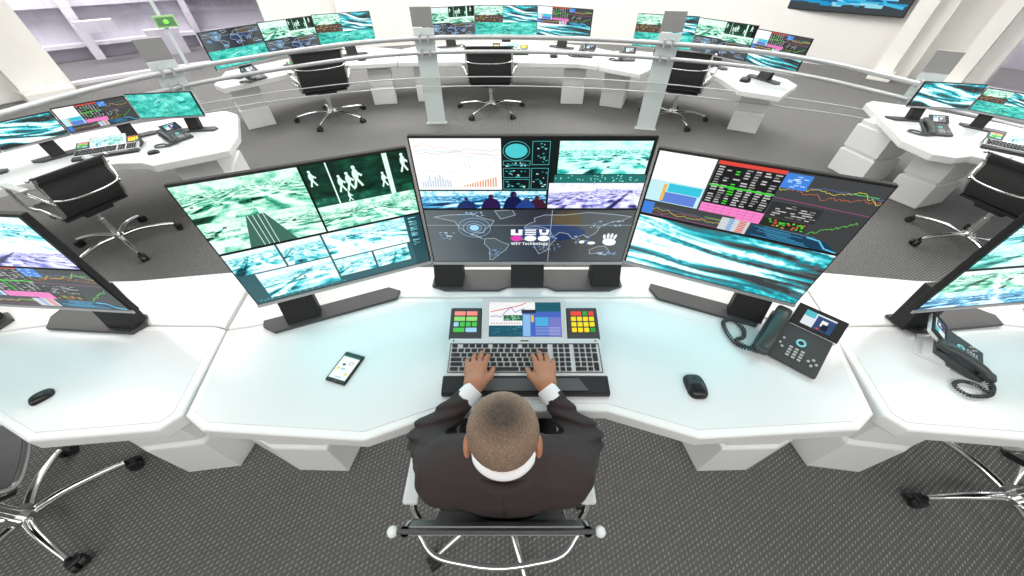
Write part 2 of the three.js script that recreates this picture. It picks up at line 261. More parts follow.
function trading(c, x, y, w, h, seed) {
  const r = rng(seed);
  clipped(c, x, y, w, h, () => {
    c.fillStyle = '#3a3c3e'; c.fillRect(0, 0, w, h);
    c.fillStyle = '#fbfbfb'; c.fillRect(0, 0, w * 0.28, h * 0.42);
    c.fillStyle = '#bfe6ee'; c.fillRect(0, h * 0.42, w * 0.28, h * 0.33); c.fillStyle = '#5c7fd0'; c.fillRect(w * 0.08, h * 0.58, w * 0.18, h * 0.16); c.fillStyle = '#35bfd6'; c.fillRect(w * 0.1, h * 0.44, w * 0.17, h * 0.13); c.fillStyle = '#e6b45a'; c.fillRect(w * 0.075, h * 0.46, w * 0.018, h * 0.26);
    const X = w * 0.29, W2 = w * 0.3; c.fillStyle = '#17181a'; c.fillRect(X, 0, W2, h * 0.62); c.fillStyle = '#d8473c'; c.fillRect(X, 0, W2, h * 0.05);
    for (let i = 0; i < 15; i++) for (let k = 0; k < 7; k++) { c.fillStyle = k === 2 && r() < 0.8 ? '#46d23a' : ['#b8b8b8', '#8a8a8a', '#c9c9c9'][Math.floor(r() * 3)]; if (r() < 0.85) c.fillRect(X + (0.03 + k * 0.14) * W2, h * (0.07 + i * 0.036), W2 * (0.06 + r() * 0.05), h * 0.018); }
    c.fillStyle = '#3fce38'; c.fillRect(X, h * 0.33, W2, h * 0.025);
    c.fillStyle = '#ee82c4'; c.fillRect(X, h * 0.62, W2 * 1.02, h * 0.17); c.strokeStyle = '#b84f90'; c.lineWidth = 1.5; for (let i = 1; i < 8; i++) { c.beginPath(); c.moveTo(X + i * W2 / 8, h * 0.62); c.lineTo(X + i * W2 / 8, h * 0.79); c.stroke(); } for (let i = 1; i < 4; i++) { c.beginPath(); c.moveTo(X, h * (0.62 + i * 0.043)); c.lineTo(X + W2, h * (0.62 + i * 0.043)); c.stroke(); }
  });
  priceLine(c, x + w * 0.59, y, w * 0.41, h * 0.42, seed + 1);
  clipped(c, x, y, w, h, () => {
    c.fillStyle = '#3f7fd6'; c.fillRect(w * 0.59, h * 0.02, w * 0.11, h * 0.2); for (let i = 0; i < 14; i++) { c.fillStyle = '#b8d6ff'; c.fillRect(w * (0.595 + r() * 0.08), h * (0.03 + r() * 0.17), w * 0.02, h * 0.012); }
    c.fillStyle = '#2c2d2f'; c.fillRect(w * 0.6, h * 0.42, w * 0.22, h * 0.22); for (let i = 0; i < 40; i++) { c.fillStyle = r() < 0.7 ? '#c4c4c4' : '#777'; c.fillRect(w * (0.61 + r() * 0.19), h * (0.44 + Math.floor(r() * 6) * 0.033), w * 0.02, h * 0.014); }
    c.fillStyle = '#20261c'; c.fillRect(w * 0.6, h * 0.66, w * 0.2, h * 0.13); for (let i = 0; i < 30; i++) { c.fillStyle = r() < 0.5 ? '#52c23c' : '#d1603a'; c.fillRect(w * (0.605 + r() * 0.18), h * (0.67 + r() * 0.1), w * 0.012, h * 0.02); }
    c.strokeStyle = '#57d040'; c.lineWidth = 3; c.beginPath(); for (let i = 0; i < 20; i++) c.lineTo(w * (0.82 + i * 0.0085), h * (0.78 - i * 0.014 + (r() - 0.5) * 0.06)); c.stroke();
  });
  priceLine(c, x, y + h * 0.76, w * 0.48, h * 0.24, seed + 2);
  clipped(c, x, y, w, h, () => {
    c.fillStyle = '#3f7fd6'; c.fillRect(0, h * 0.78, w * 0.06, h * 0.2); c.fillStyle = '#c8ccd0'; c.fillRect(w * 0.42, h * 0.79, w * 0.14, h * 0.21); for (let i = 0; i < 7; i++) { c.fillStyle = '#4b8fd8'; c.fillRect(w * 0.46, h * (0.8 + i * 0.028), w * 0.025, h * 0.016); c.fillStyle = '#df4b40'; c.fillRect(w * 0.51, h * (0.8 + i * 0.028), w * 0.035, h * 0.016); }
    c.fillStyle = '#123a55'; c.beginPath(); c.moveTo(w * 0.58, h * 0.8); c.lineTo(w * 0.92, h * 0.86); c.lineTo(w, h); c.lineTo(w * 0.56, h); c.fill(); c.strokeStyle = '#4fb8e6'; c.lineWidth = 2; for (let i = 0; i < 9; i++) { c.beginPath(); c.moveTo(w * (0.58 + r() * 0.1), h * (0.81 + i * 0.02)); c.lineTo(w * (0.75 + r() * 0.15), h * (0.83 + i * 0.02)); c.stroke(); }
    c.lineWidth = 7; c.strokeStyle = '#5cc4ea'; c.beginPath(); c.moveTo(w * 0.83, h * 0.84); c.lineTo(w * 0.89, h * 0.86); c.lineTo(w * 0.93, h * 0.96); c.lineTo(w * 0.99, h * 0.99); c.stroke();
  });
}
function cctvWall(c, x, y, w, h, seed) {
  clipped(c, x, y, w, h, () => {
    c.fillStyle = '#2b5a62'; c.fillRect(0, 0, w, h);
    feed(c, 0, 0, w * 0.24, h * 0.42, 'cyan', seed, 0.8); feed(c, w * 0.25, 0, w * 0.21, h * 0.42, 'cyan', seed + 1, 0.7);
    feed(c, w * 0.47, 0, w * 0.44, h * 0.5, 'cyan', seed + 2, 0.9); feed(c, w * 0.08, h * 0.44, w * 0.38, h * 0.5, 'cyan', seed + 3, 0.9);
    feed(c, w * 0.47, h * 0.52, w * 0.21, h * 0.34, 'cyan', seed + 4, 0.7); feed(c, w * 0.69, h * 0.52, w * 0.2, h * 0.34, 'cyan', seed + 5, 0.8);
    c.fillStyle = '#f4ffff'; c.beginPath(); c.moveTo(w * 0.47, h * 0.05); c.quadraticCurveTo(w * 0.58, h * 0.2, w * 0.62, h * 0.5); c.lineTo(w * 0.55, h * 0.5); c.quadraticCurveTo(w * 0.53, h * 0.25, w * 0.47, h * 0.2); c.fill();
    c.fillStyle = '#1d4650'; c.fillRect(w * 0.92, 0, w * 0.08, h); const r = rng(seed); for (let i = 0; i < 40; i++) { c.fillStyle = '#8ad6de'; c.fillRect(w * 0.93, h * r() * 0.6, w * 0.05 * r(), 3); }
    for (let i = 0; i < 26; i++) { c.fillStyle = '#3e8e98'; c.fillRect(w * (0.02 + i * 0.018), h * (0.93 + (i % 2) * 0.02), w * 0.012, h * 0.03); }
  });
}
function teal3d(c, x, y, w, h, seed) {     // teal plan view with round dial
  picture(c, x, y, w, h, PAL.teal, (u, v) => 0.58 + 0.55 * fbm(u * 5, v * 4, seed) + 0.3 * fbm(u * 24, v * 24, seed + 4)); const r = rng(seed);
  clipped(c, x, y, w, h, () => { c.strokeStyle = '#aef8ee'; c.lineWidth = 2; for (let i = 0; i < 18; i++) c.strokeRect(r() * w * 0.9, r() * h * 0.9, w * 0.08 * r() + 6, h * 0.12 * r() + 5); c.fillStyle = '#7ff0e2'; c.beginPath(); c.ellipse(w * 0.8, h * 0.25, w * 0.06, h * 0.1, 0, 0, 7); c.fill(); c.lineWidth = 6; c.beginPath(); c.moveTo(w * 0.35, h * 0.4); c.quadraticCurveTo(w * 0.5, h * 0.15, w * 0.62, h * 0.35); c.stroke(); for (let i = 0; i < 30; i++) { c.fillStyle = r() < 0.4 ? '#c8dc4a' : '#0a4f4a'; c.fillRect(w * (0.3 + r() * 0.35), h * (0.68 + r() * 0.2), 6, 4); } });
}
function rim(c, w, h) { c.fillStyle = '#050606'; c.fillRect(0, h * 0.497, w, h * 0.011); }
const SCREEN = {
  surveillance: printTexture(1024, 720, (c, w, h) => {
    feed(c, 0, 0, w * 0.5, h * 0.26, 'green', 11, 0.85); feed(c, 0, h * 0.26, w * 0.5, h * 0.24, 'green', 12, 0.95);
    clipped(c, 0, h * 0.26, w * 0.5, h * 0.24, () => { c.fillStyle = '#3d6a5c'; c.beginPath(); c.moveTo(w * 0.2, 0); c.lineTo(w * 0.28, 0); c.lineTo(w * 0.36, h * 0.24); c.lineTo(w * 0.14, h * 0.24); c.fill(); c.fillStyle = '#f0fff8'; for (let i = 0; i < 4; i++) c.fillRect(w * (0.205 + i * 0.022), 0, 3, h * 0.24); });
    thermal(c, w * 0.51, 0, w * 0.49, h * 0.3, 5); feed(c, w * 0.51, h * 0.3, w * 0.49, h * 0.2, 'green', 14, 0.85);
    cctvWall(c, 0, h * 0.505, w, h * 0.495, 21); rim(c, w, h);
  }),
  map: printTexture(1024, 680, (c, w, h) => {
    c.fillStyle = '#0a1516'; c.fillRect(0, 0, w, h);
    whiteChart(c, 0, 0, w * 0.37, h * 0.35, 31); hud(c, w * 0.37, 0, w * 0.21, h * 0.36, 32); people(c, 0, h * 0.36, w * 0.57, h * 0.14, 33);
    feed(c, w * 0.61, h * 0.015, w * 0.38, h * 0.22, 'teal', 34, 0.9); clipped(c, w * 0.6, h * 0.24, w * 0.4, h * 0.06, () => { const r = rng(3); c.fillStyle = '#1d6f6a'; c.fillRect(0, 0, w, h); for (let i = 0; i < 40; i++) { c.fillStyle = '#9ff4ea'; c.fillRect(r() * w * 0.38, r() * h * 0.05, 6, 4); } });
    feed(c, w * 0.58, h * 0.3, w * 0.21, h * 0.2, 'purple', 36, 0.6); feed(c, w * 0.79, h * 0.3, w * 0.21, h * 0.2, 'purple', 37, 0.7);
    worldMap(c, 0, h * 0.505, w, h * 0.495, 38, true); rim(c, w, h);
  }),
  trading: printTexture(1024, 720, (c, w, h) => { trading(c, 0, 0, w, h * 0.5, 41); swoosh(c, 0, h * 0.505, w, h * 0.495, 43); rim(c, w, h); }),
  mixed: printTexture(768, 512, (c, w, h) => { feed(c, 0, 0, w * 0.5, h * 0.3, 'teal', 51, 0.85); feed(c, w * 0.5, 0, w * 0.5, h * 0.3, 'cyan', 52, 0.8); feed(c, 0, h * 0.3, w * 0.33, h * 0.2, 'blue', 53, 0.4); feed(c, w * 0.33, h * 0.3, w * 0.67, h * 0.2, 'purple', 54, 0.5); trading(c, 0, h * 0.505, w, h * 0.495, 55); rim(c, w, h); }),
  plant: printTexture(768, 512, (c, w, h) => { feed(c, 0, 0, w, h * 0.24, 'cyan', 61, 0.95); feed(c, 0, h * 0.24, w, h * 0.25, 'teal', 62, 0.95); feed(c, 0, h * 0.505, w, h * 0.3, 'green', 63, 0.8); feed(c, 0, h * 0.78, w, h * 0.22, 'blue', 64, 0.5); rim(c, w, h); }),
  tealPlan: printTexture(512, 288, (c, w, h) => teal3d(c, 0, 0, w, h, 71)),
  tradeWide: printTexture(768, 384, (c, w, h) => trading(c, 0, 0, w, h, 81)),
  swooshWide: printTexture(512, 256, (c, w, h) => swoosh(c, 0, 0, w, h, 91)),
  farMap: printTexture(512, 300, (c, w, h) => { worldMap(c, 0, 0, w, h * 0.52, 101, false); teal3d(c, 0, h * 0.52, w, h * 0.48, 102); }),
  farGreen: printTexture(512, 300, (c, w, h) => { feed(c, 0, 0, w * 0.5, h * 0.5, 'green', 111, 0.85); thermal(c, w * 0.5, 0, w * 0.45, h * 0.33, 112); feed(c, w * 0.5, h * 0.33, w * 0.5, h * 0.2, 'green', 113, 0.8); worldMap(c, 0, h * 0.53, w, h * 0.47, 114, false); }),
  farQuad: printTexture(512, 300, (c, w, h) => { feed(c, 0, 0, w * 0.45, h * 0.3, 'green', 121, 0.9); clipped(c, 0, h * 0.3, w * 0.45, h * 0.25, () => { const r = rng(8); c.fillStyle = '#54433c'; c.fillRect(0, 0, w, h); for (let i = 0; i < 30; i++) { c.fillStyle = ['#d8b8a0', '#e8d040', '#8a6a5a'][Math.floor(r() * 3)]; c.fillRect(r() * w * 0.4, r() * h * 0.22, 14, 4); } }); swoosh(c, w * 0.45, 0, w * 0.55, h * 0.55, 122); teal3d(c, 0, h * 0.55, w, h * 0.45, 123); }),
  farTrade: printTexture(512, 300, (c, w, h) => { trading(c, 0, 0, w, h * 0.55, 131); swoosh(c, 0, h * 0.55, w, h * 0.45, 132); }),
  console: printTexture(512, 256, (c, w, h) => {
    c.fillStyle = '#fbfbfb'; c.fillRect(0, 0, w, h); c.lineWidth = 6; c.strokeStyle = '#e06058'; c.beginPath(); c.moveTo(10, h * 0.28); c.lineTo(w * 0.42, h * 0.1); c.lineTo(w * 0.52, 4); c.stroke(); c.lineWidth = 4; c.strokeStyle = '#4a5cae'; c.beginPath(); for (const p of [[0.02, 0.42], [0.1, 0.4], [0.16, 0.44], [0.22, 0.3], [0.3, 0.14], [0.36, 0.3], [0.42, 0.24], [0.5, 0.18]]) c.lineTo(p[0] * w, p[1] * h); c.stroke();
    c.fillStyle = '#2b6b48'; c.fillRect(w * 0.2, h * 0.38, w * 0.26, h * 0.16); const r = rng(9); for (let i = 0; i < 30; i++) { c.fillStyle = '#9fd8b4'; c.fillRect(w * (0.2 + r() * 0.22), h * (0.39 + r() * 0.13), 12, 4); } for (let i = 0; i < 12; i++) { c.fillStyle = '#c07070'; c.fillRect(w * (0.03 + i * 0.035), h * 0.6, 8, 7); }
    c.fillStyle = '#1d5a6e'; c.fillRect(0, h * 0.68, w * 0.46, h * 0.32); c.fillStyle = '#2e8a96'; for (let i = 0; i < 16; i++) c.fillRect(w * r() * 0.42, h * (0.7 + r() * 0.27), 40 * r(), 5); c.fillStyle = '#1c6070'; c.fillRect(w * 0.64, 0, w * 0.36, h * 0.28);
    c.fillStyle = '#4a6cc8'; c.fillRect(w * 0.46, h * 0.28, w * 0.54, h * 0.72); c.fillStyle = '#2a3140'; c.fillRect(w * 0.45, h * 0.22, w * 0.2, h * 0.1); c.fillStyle = '#8fc6f0'; c.fillRect(w * 0.47, h * 0.36, w * 0.1, h * 0.62); c.fillStyle = '#e8c860'; c.fillRect(w * 0.58, h * 0.38, w * 0.04, h * 0.2); c.fillStyle = '#53b4e6'; c.fillRect(w * 0.64, h * 0.44, w * 0.18, h * 0.26); c.fillStyle = '#7a80cc'; c.fillRect(w * 0.83, h * 0.44, w * 0.17, h * 0.54); c.strokeStyle = '#dfe8ff'; c.lineWidth = 2; for (let i = 0; i < 6; i++) { c.beginPath(); c.moveTo(w * 0.64, h * (0.74 + i * 0.04)); c.lineTo(w * 0.98, h * (0.74 + i * 0.04)); c.stroke(); }
  }),
  consoleFar: printTexture(128, 64, (c, w, h) => { feed(c, 0, 0, w / 2, h, 'cyan', 141, 0.9); feed(c, w / 2, 0, w / 2, h, 'teal', 142, 0.95); }),
  phone: printTexture(256, 128, (c, w, h) => { c.fillStyle = '#eef7fb'; c.fillRect(0, 0, w, h); c.fillStyle = '#5ec8d8'; c.fillRect(0, 0, w * 0.35, h * 0.4); c.fillStyle = '#34507e'; c.fillRect(w * 0.4, h * 0.1, w * 0.6, h * 0.9); c.fillStyle = '#ffffff'; c.fillRect(w * 0.58, h * 0.28, w * 0.2, h * 0.4); c.fillStyle = '#1c2030'; c.fillRect(w * 0.64, h * 0.5, w * 0.2, h * 0.4); c.fillStyle = '#d84a50'; c.fillRect(w * 0.5, h * 0.85, w * 0.1, h * 0.12); }),
  mobile: printTexture(128, 224, (c, w, h) => { c.fillStyle = '#fbfdfd'; c.fillRect(0, 0, w, h); c.fillStyle = '#0c5a48'; c.fillRect(0, 0, w, h * 0.07); c.fillStyle = '#2a2c30'; c.beginPath(); c.ellipse(w * 0.35, h * 0.4, 12, 10, 0, 0, 7); c.fill(); c.strokeStyle = '#b8a8a8'; c.lineWidth = 5; c.beginPath(); c.arc(w * 0.7, h * 0.3, 14, 0, 7); c.stroke(); c.fillStyle = '#e6ee6a'; c.fillRect(w * 0.1, h * 0.54, 22, 22); c.fillRect(w * 0.72, h * 0.7, 20, 22); c.fillStyle = '#a8dcf0'; c.fillRect(w * 0.34, h * 0.54, 30, 18); c.fillRect(w * 0.3, h * 0.9, 50, 10); }),
  wallScreen: printTexture(512, 320, (c, w, h) => { c.fillStyle = '#3c464c'; c.fillRect(0, 0, w, h); const r = rng(151); for (let i = 0; i < 190; i++) { c.fillStyle = ['#1aa0d8', '#43c6f2', '#0c6aa6', '#9be4fb'][Math.floor(r() * 4)]; c.fillRect(r() * w * 0.8, h * (0.15 + r() * 0.75), 20 + r() * 90, 4 + r() * 12); } c.strokeStyle = '#46c4f0'; c.lineWidth = 12; c.beginPath(); c.moveTo(w * 0.6, h * 0.6); c.lineTo(w * 0.75, h * 0.68); c.lineTo(w * 0.82, h * 0.86); c.lineTo(w * 0.97, h * 0.9); c.stroke(); }),
};

// ---------- the room ----------
const RC = [0, -1.2];            // centre of the round room
const arcPt = (r, a) => [RC[0] + r * Math.sin(a * D2R), RC[1] - r * Math.cos(a * D2R)];
function arcSlab(r0, r1, a0, a1, y0, y1, bevel = 0, step = 3) {
  const n = Math.max(2, Math.ceil((a1 - a0) / step)), pts = [];
  for (let i = 0; i <= n; i++) pts.push(arcPt(r0, a0 + (a1 - a0) * i / n));
  for (let i = n; i >= 0; i--) pts.push(arcPt(r1, a0 + (a1 - a0) * i / n));
  return prism(pts, y0, y1, bevel);
}
const floorGeo = new THREE.CylinderGeometry(13.6, 13.6, 0.2, 72).translate(0, -0.1, -1.2);
{ const p = floorGeo.attributes.position, u = floorGeo.attributes.uv; for (let i = 0; i < p.count; i++) u.setXY(i, p.getX(i) / 0.32, p.getZ(i) / 0.32); }
structure('floor', floorGeo, M.carpet);
structure('ceiling', new THREE.CylinderGeometry(13.6, 13.6, 0.2, 72).translate(0, CEIL + 0.1, -1.2), M.ceiling);
structure('wall_back', arcSlab(10.4, 10.65, -33, 55, 0, CEIL), M.wall);
structure('wall_left', arcSlab(10.4, 10.65, -130, -54.3, 0, CEIL), M.wall);
structure('wall_right', arcSlab(10.4, 10.65, 78, 130, 0, CEIL), M.wall);
structure('wall_front', arcSlab(10.4, 10.65, 130, 230, 0, CEIL), M.wall);
structure('wall_outer', arcSlab(13.1, 13.4, -180, 180, 0, CEIL, 0, 5), M.corridor);
// glazing: each window is a row of panes between slim mullions with a low sill
function windowWall(name, a0, a1, n) {
  const g = new THREE.Group(); g.name = name; g.userData.kind = 'structure'; scene.add(g);
  for (let i = 0; i < n; i++) mesh('pane', arcSlab(10.46, 10.475, a0 + (a1 - a0) * i / n, a0 + (a1 - a0) * (i + 1) / n, 0.05, CEIL), M.pane, g);
  for (let i = 1; i < n; i++) { const a = a0 + (a1 - a0) * i / n; mesh('mullion', arcSlab(10.41, 10.52, a - 0.18, a + 0.18, 0.05, CEIL), M.postGlass, g); }
  mesh('sill', arcSlab(10.4, 10.55, a0, a1, 0, 0.05), M.corridorPale, g); return g;
}
windowWall('window_1', -54.3, -33, 2);
windowWall('window_2', 55, 78, 2);
// the pale beams of the corridor that show through the glazing
let tr = 1;
for (const [a0, a1, r, y0, y1] of [[-58, -30, 12.9, 0.95, 1.1], [-58, -30, 12.9, 0.25, 0.32], [-50, -49.2, 12.8, 0, CEIL], [-40.5, -39.9, 12.8, 0, CEIL], [-50, -47, 12.2, 0.55, 0.75], [-45, -42, 12.2, 0, 0.5], [58, 80, 12.9, 0.95, 1.1], [62, 63.4, 12.7, 0, CEIL], [69, 70.5, 12.7, 0, CEIL], [63, 67, 12.2, 0.4, 0.6]])
  structure('trim_' + tr++, arcSlab(r, r + 0.25, a0, a1, y0, y1), M.corridorPale);
// the stepped white ribs at both sides of the glazing, with their feet
for (const [a0, a1, r0, y0, y1] of [[-56.2, -54.2, 10.1, 0, CEIL], [-58.2, -56.2, 9.75, 0, CEIL], [-60.6, -58.2, 9.95, 0, CEIL], [-69, -67.2, 9.85, 0, CEIL], [-71, -69, 10.05, 0, CEIL], [-58.4, -54.6, 9.45, 0, 0.16], [-69.4, -66.8, 9.5, 0, 0.16],
  [47, 48.6, 9.85, 0, CEIL], [48.6, 50, 10.05, 0, CEIL], [46.8, 49, 9.6, 0, 0.14], [53, 54.4, 9.8, 0, CEIL], [54.4, 55.8, 10.05, 0, CEIL], [52.8, 55, 9.55, 0, 0.14],
  [-33.6, -32.2, 10.2, 0, CEIL], [-24.8, -23.4, 10.25, 0, CEIL]])
  structure('trim_' + tr++, arcSlab(r0, 10.42, a0, a1, y0, y1, 0.02), M.rib);

// ---------- ceiling light panels ----------
PANELS.forEach(([x, z, w, d, k]) => {
  const out = Math.hypot(x - RC[0], z - RC[1]) > 10.6, where = out ? `beyond the ${x < 0 ? 'left' : 'right'} glazing, ${z < -8.5 ? 'towards the back' : 'towards the side'}` : `${x < -1 ? 'left' : x > 1 ? 'right' : 'middle'} ${z > 0 ? 'behind the viewpoint' : z > -4 ? 'over the near desks' : z > -8 ? 'over the far desks' : 'by the back wall'}`;
  const t = thing('ceiling_light', `square white ceiling light panel, ${where}`, 'ceiling light', [x, CEIL - 0.06, z], 0, 'ceiling light panels');
  mesh('frame', [bx(w + 0.1, 0.06, 0.05, 0, 0.03, d / 2 + 0.025), bx(w + 0.1, 0.06, 0.05, 0, 0.03, -d / 2 - 0.025), bx(0.05, 0.06, d, w / 2 + 0.025, 0.03, 0), bx(0.05, 0.06, d, -w / 2 - 0.025, 0.03, 0)], M.satin, t);
  mesh('light_diffuser', bx(w, 0.02, d, 0, 0.04, 0), std({ color: 0xffffff, emissive: 0xffffff, emissiveIntensity: 0.8 }), t);
  const l = new THREE.RectAreaLight(0xfffcf6, k, w, d); l.position.set(x, CEIL - 0.05, z); l.rotation.x = -PI / 2; l.castShadow = true; scene.add(l);
});

// ---------- desks ----------
const EDGE = 0.065;
function worktop(label, y, front, rear, inlay = 0.028) {
  const cx = front.reduce((s, p) => s + p[0], 0) / front.length, cz = front.reduce((s, p) => s + p[1], 0) / front.length, mv = P => P.map(p => [p[0] - cx, p[1] - cz]);
  const t = thing('desk_worktop', label, 'desk', [cx, y - EDGE, cz], 0, 'white control desks');
  mesh('slab', prism(mv(front), 0, EDGE - 0.0025, 0.008), M.desk, t);
  mesh('inlay_panel', prism(mv(insetPoly(front, inlay)), EDGE - 0.01, EDGE, 0.001), M.inlay, t);
  if (rear) mesh('rear_shelf', prism(mv(rear), 0, EDGE - 0.001, 0.004), M.desk, t);
  return t;
}
function pedestal(label, y, foot) {
  const cx = foot.reduce((s, p) => s + p[0], 0) / foot.length, cz = foot.reduce((s, p) => s + p[1], 0) / foot.length, P = foot.map(p => [p[0] - cx, p[1] - cz]);
  const t = thing('desk_pedestal', label, 'desk pedestal', [cx, 0, cz], 0, 'white desk pedestals'), top = y - EDGE, mid = top * 0.45;
  mesh('base_block', prism(P, 0, mid, 0.012), M.pedestal, t);
  mesh('drawer_block', prism(insetPoly(P, 0.022), mid - 0.005, top, 0.01), M.drawer, t);
  mesh('drawer_front', prism(insetPoly(P, 0.006), mid + 0.025, top - 0.05, 0.006), M.pedestal, t);
  return t;
}
// rectangular foot from the middle of its front edge, its heading and its size
const footRect = (x, z, turn, w, d) => [[-w / 2, 0], [w / 2, 0], [w / 2 - 0.03, -d], [-w / 2 + 0.03, -d]].map(([a, b]) => [x + a * Math.cos(turn) + b * Math.sin(turn), z - a * Math.sin(turn) + b * Math.cos(turn)]);
const mirror = P => P.map(p => [-p[0], p[1]]);
const DY = 0.74, FY = 0.62;
worktop('long white desk the man in the dark suit sits at', DY,
  [[-0.29, -0.525], [0.255, -0.525], [0.54, -0.433], [1.08, -0.462], [1.165, -0.515], [1.262, -0.86], [1.19, -0.885], [0.62, -1.06], [-0.61, -1.06], [-1.17, -0.89], [-1.255, -0.875], [-1.18, -0.508], [-1.095, -0.46], [-0.55, -0.427]],
  [[-0.605, -1.066], [0.615, -1.066], [1.188, -0.891], [1.262, -0.867], [1.30, -1.15], [1.22, -1.27], [-1.22, -1.27], [-1.29, -1.15], [-1.252, -0.882], [-1.168, -0.896]]);
const nbF = [[-1.265, -0.88], [-1.195, -0.51], [-1.238, -0.459], [-1.635, -0.424], [-1.83, -0.50], [-2.5, -0.44], [-2.75, -0.30], [-3.2, -0.22], [-3.3, -0.27], [-3.42, -0.6], [-2.9, -0.76], [-2.19, -0.868], [-1.99, -0.905], [-1.31, -0.893]];
const nbR = [[-1.312, -0.898], [-1.99, -0.91], [-2.19, -0.873], [-2.9, -0.765], [-3.42, -0.605], [-3.55, -0.95], [-2.4, -1.15], [-1.86, -1.17], [-1.4, -1.235], [-1.32, -1.2], [-1.272, -0.887]];
worktop('white desk at the left edge with a lone black mouse on it', DY, nbF, nbR);
worktop('white desk at the right edge with a phone turned sideways on it', DY, mirror(nbF), mirror(nbR));
worktop('white desk by the left glazing behind the black swivel chair', FY, [[-2.535, -2.934], [-2.64, -3.27], [-2.975, -3.84], [-3.167, -3.95], [-4.2, -3.35], [-4.75, -2.6], [-4.95, -1.95], [-4.5, -1.65], [-3.81, -2.27], [-3.4, -2.646], [-3.316, -2.682], [-3.118, -2.70], [-2.98, -2.646]]);
worktop('white desk with a cut corner by the right glazing', FY, [[3.935, -4.2], [3.50, -3.15], [3.53, -2.86], [3.67, -2.79], [3.83, -2.83], [4.05, -2.63], [4.6, -2.05], [5.1, -2.3], [5.15, -2.9], [4.85, -3.55], [4.36, -4.12], [4.08, -4.29]]);
worktop('far white desk at the left end beyond the railing', FY, [[-3.91, -4.95], [-3.7, -4.79], [-3.18, -5.5], [-2.78, -5.9], [-1.85, -6.16], [-2.0, -7.1], [-2.6, -7.3], [-3.5, -6.6], [-4.15, -5.6]]);
worktop('far white desk in the middle beyond the railing', FY, [[-1.83, -6.16], [-0.72, -6.2], [0.96, -6.06], [1.2, -5.92], [1.65, -6.95], [1.3, -7.35], [0.4, -7.85], [-0.75, -7.85], [-1.7, -7.45], [-1.98, -7.1]]);
worktop('far white desk at the right end beyond the railing', FY, [[1.22, -5.9], [1.72, -5.46], [2.02, -5.84], [2.74, -5.34], [2.74, -4.70], [3.11, -4.44], [3.59, -4.92], [3.62, -5.2], [3.3, -5.9], [2.8, -6.6], [1.95, -7.0], [1.67, -6.94]]);
const pedL = [[-1.40, -0.68], [-1.13, -0.56], [-0.885, -0.555], [-0.86, -0.70], [-0.9, -1.12], [-1.38, -1.12]], pedN = [[-2.01, -0.69], [-1.68, -0.55], [-1.44, -0.58], [-1.425, -0.7], [-1.45, -1.1], [-1.98, -1.1]];
pedestal("white pedestal under the man's desk, on his left", DY, pedL);
pedestal("white pedestal under the man's desk, on his right", DY, mirror(pedL).map(p => [p[0] - 0.03, p[1]]));
pedestal('white pedestal under the desk at the left edge', DY, pedN);
pedestal('white pedestal under the desk at the right edge', DY, mirror(pedN).map(p => [p[0] - 0.02, p[1]]));
pedestal('white pedestal under the desk by the left glazing', FY, [[-2.85, -3.12], [-3.15, -3.82], [-3.5, -3.6], [-3.2, -3.0]]);
pedestal('outer white pedestal under the cut-corner desk by the right glazing', FY, [[3.70, -3.9], [3.78, -3.5], [4.15, -3.6], [4.05, -4.03]]);
pedestal('inner white pedestal under the cut-corner desk by the right glazing', FY, [[3.85, -3.25], [3.98, -2.98], [4.35, -3.1], [4.2, -3.4]]);
for (const [label, x, z, a] of [['white pedestal at the outer end of the far left desk', -3.72, -5.2, 40], ['white pedestal at the inner end of the far left desk', -2.18, -6.22, 12], ['white pedestal at the left end of the far middle desk', -1.48, -6.38, 5], ['white pedestal at the right end of the far middle desk', 0.93, -6.24, -5], ['white pedestal at the inner end of the far right desk', 1.55, -6.08, -25], ['white pedestal at the outer end of the far right desk', 3.2, -5.02, -30]])
  pedestal(label, FY, footRect(x, z, a * D2R, 0.37, 0.55));

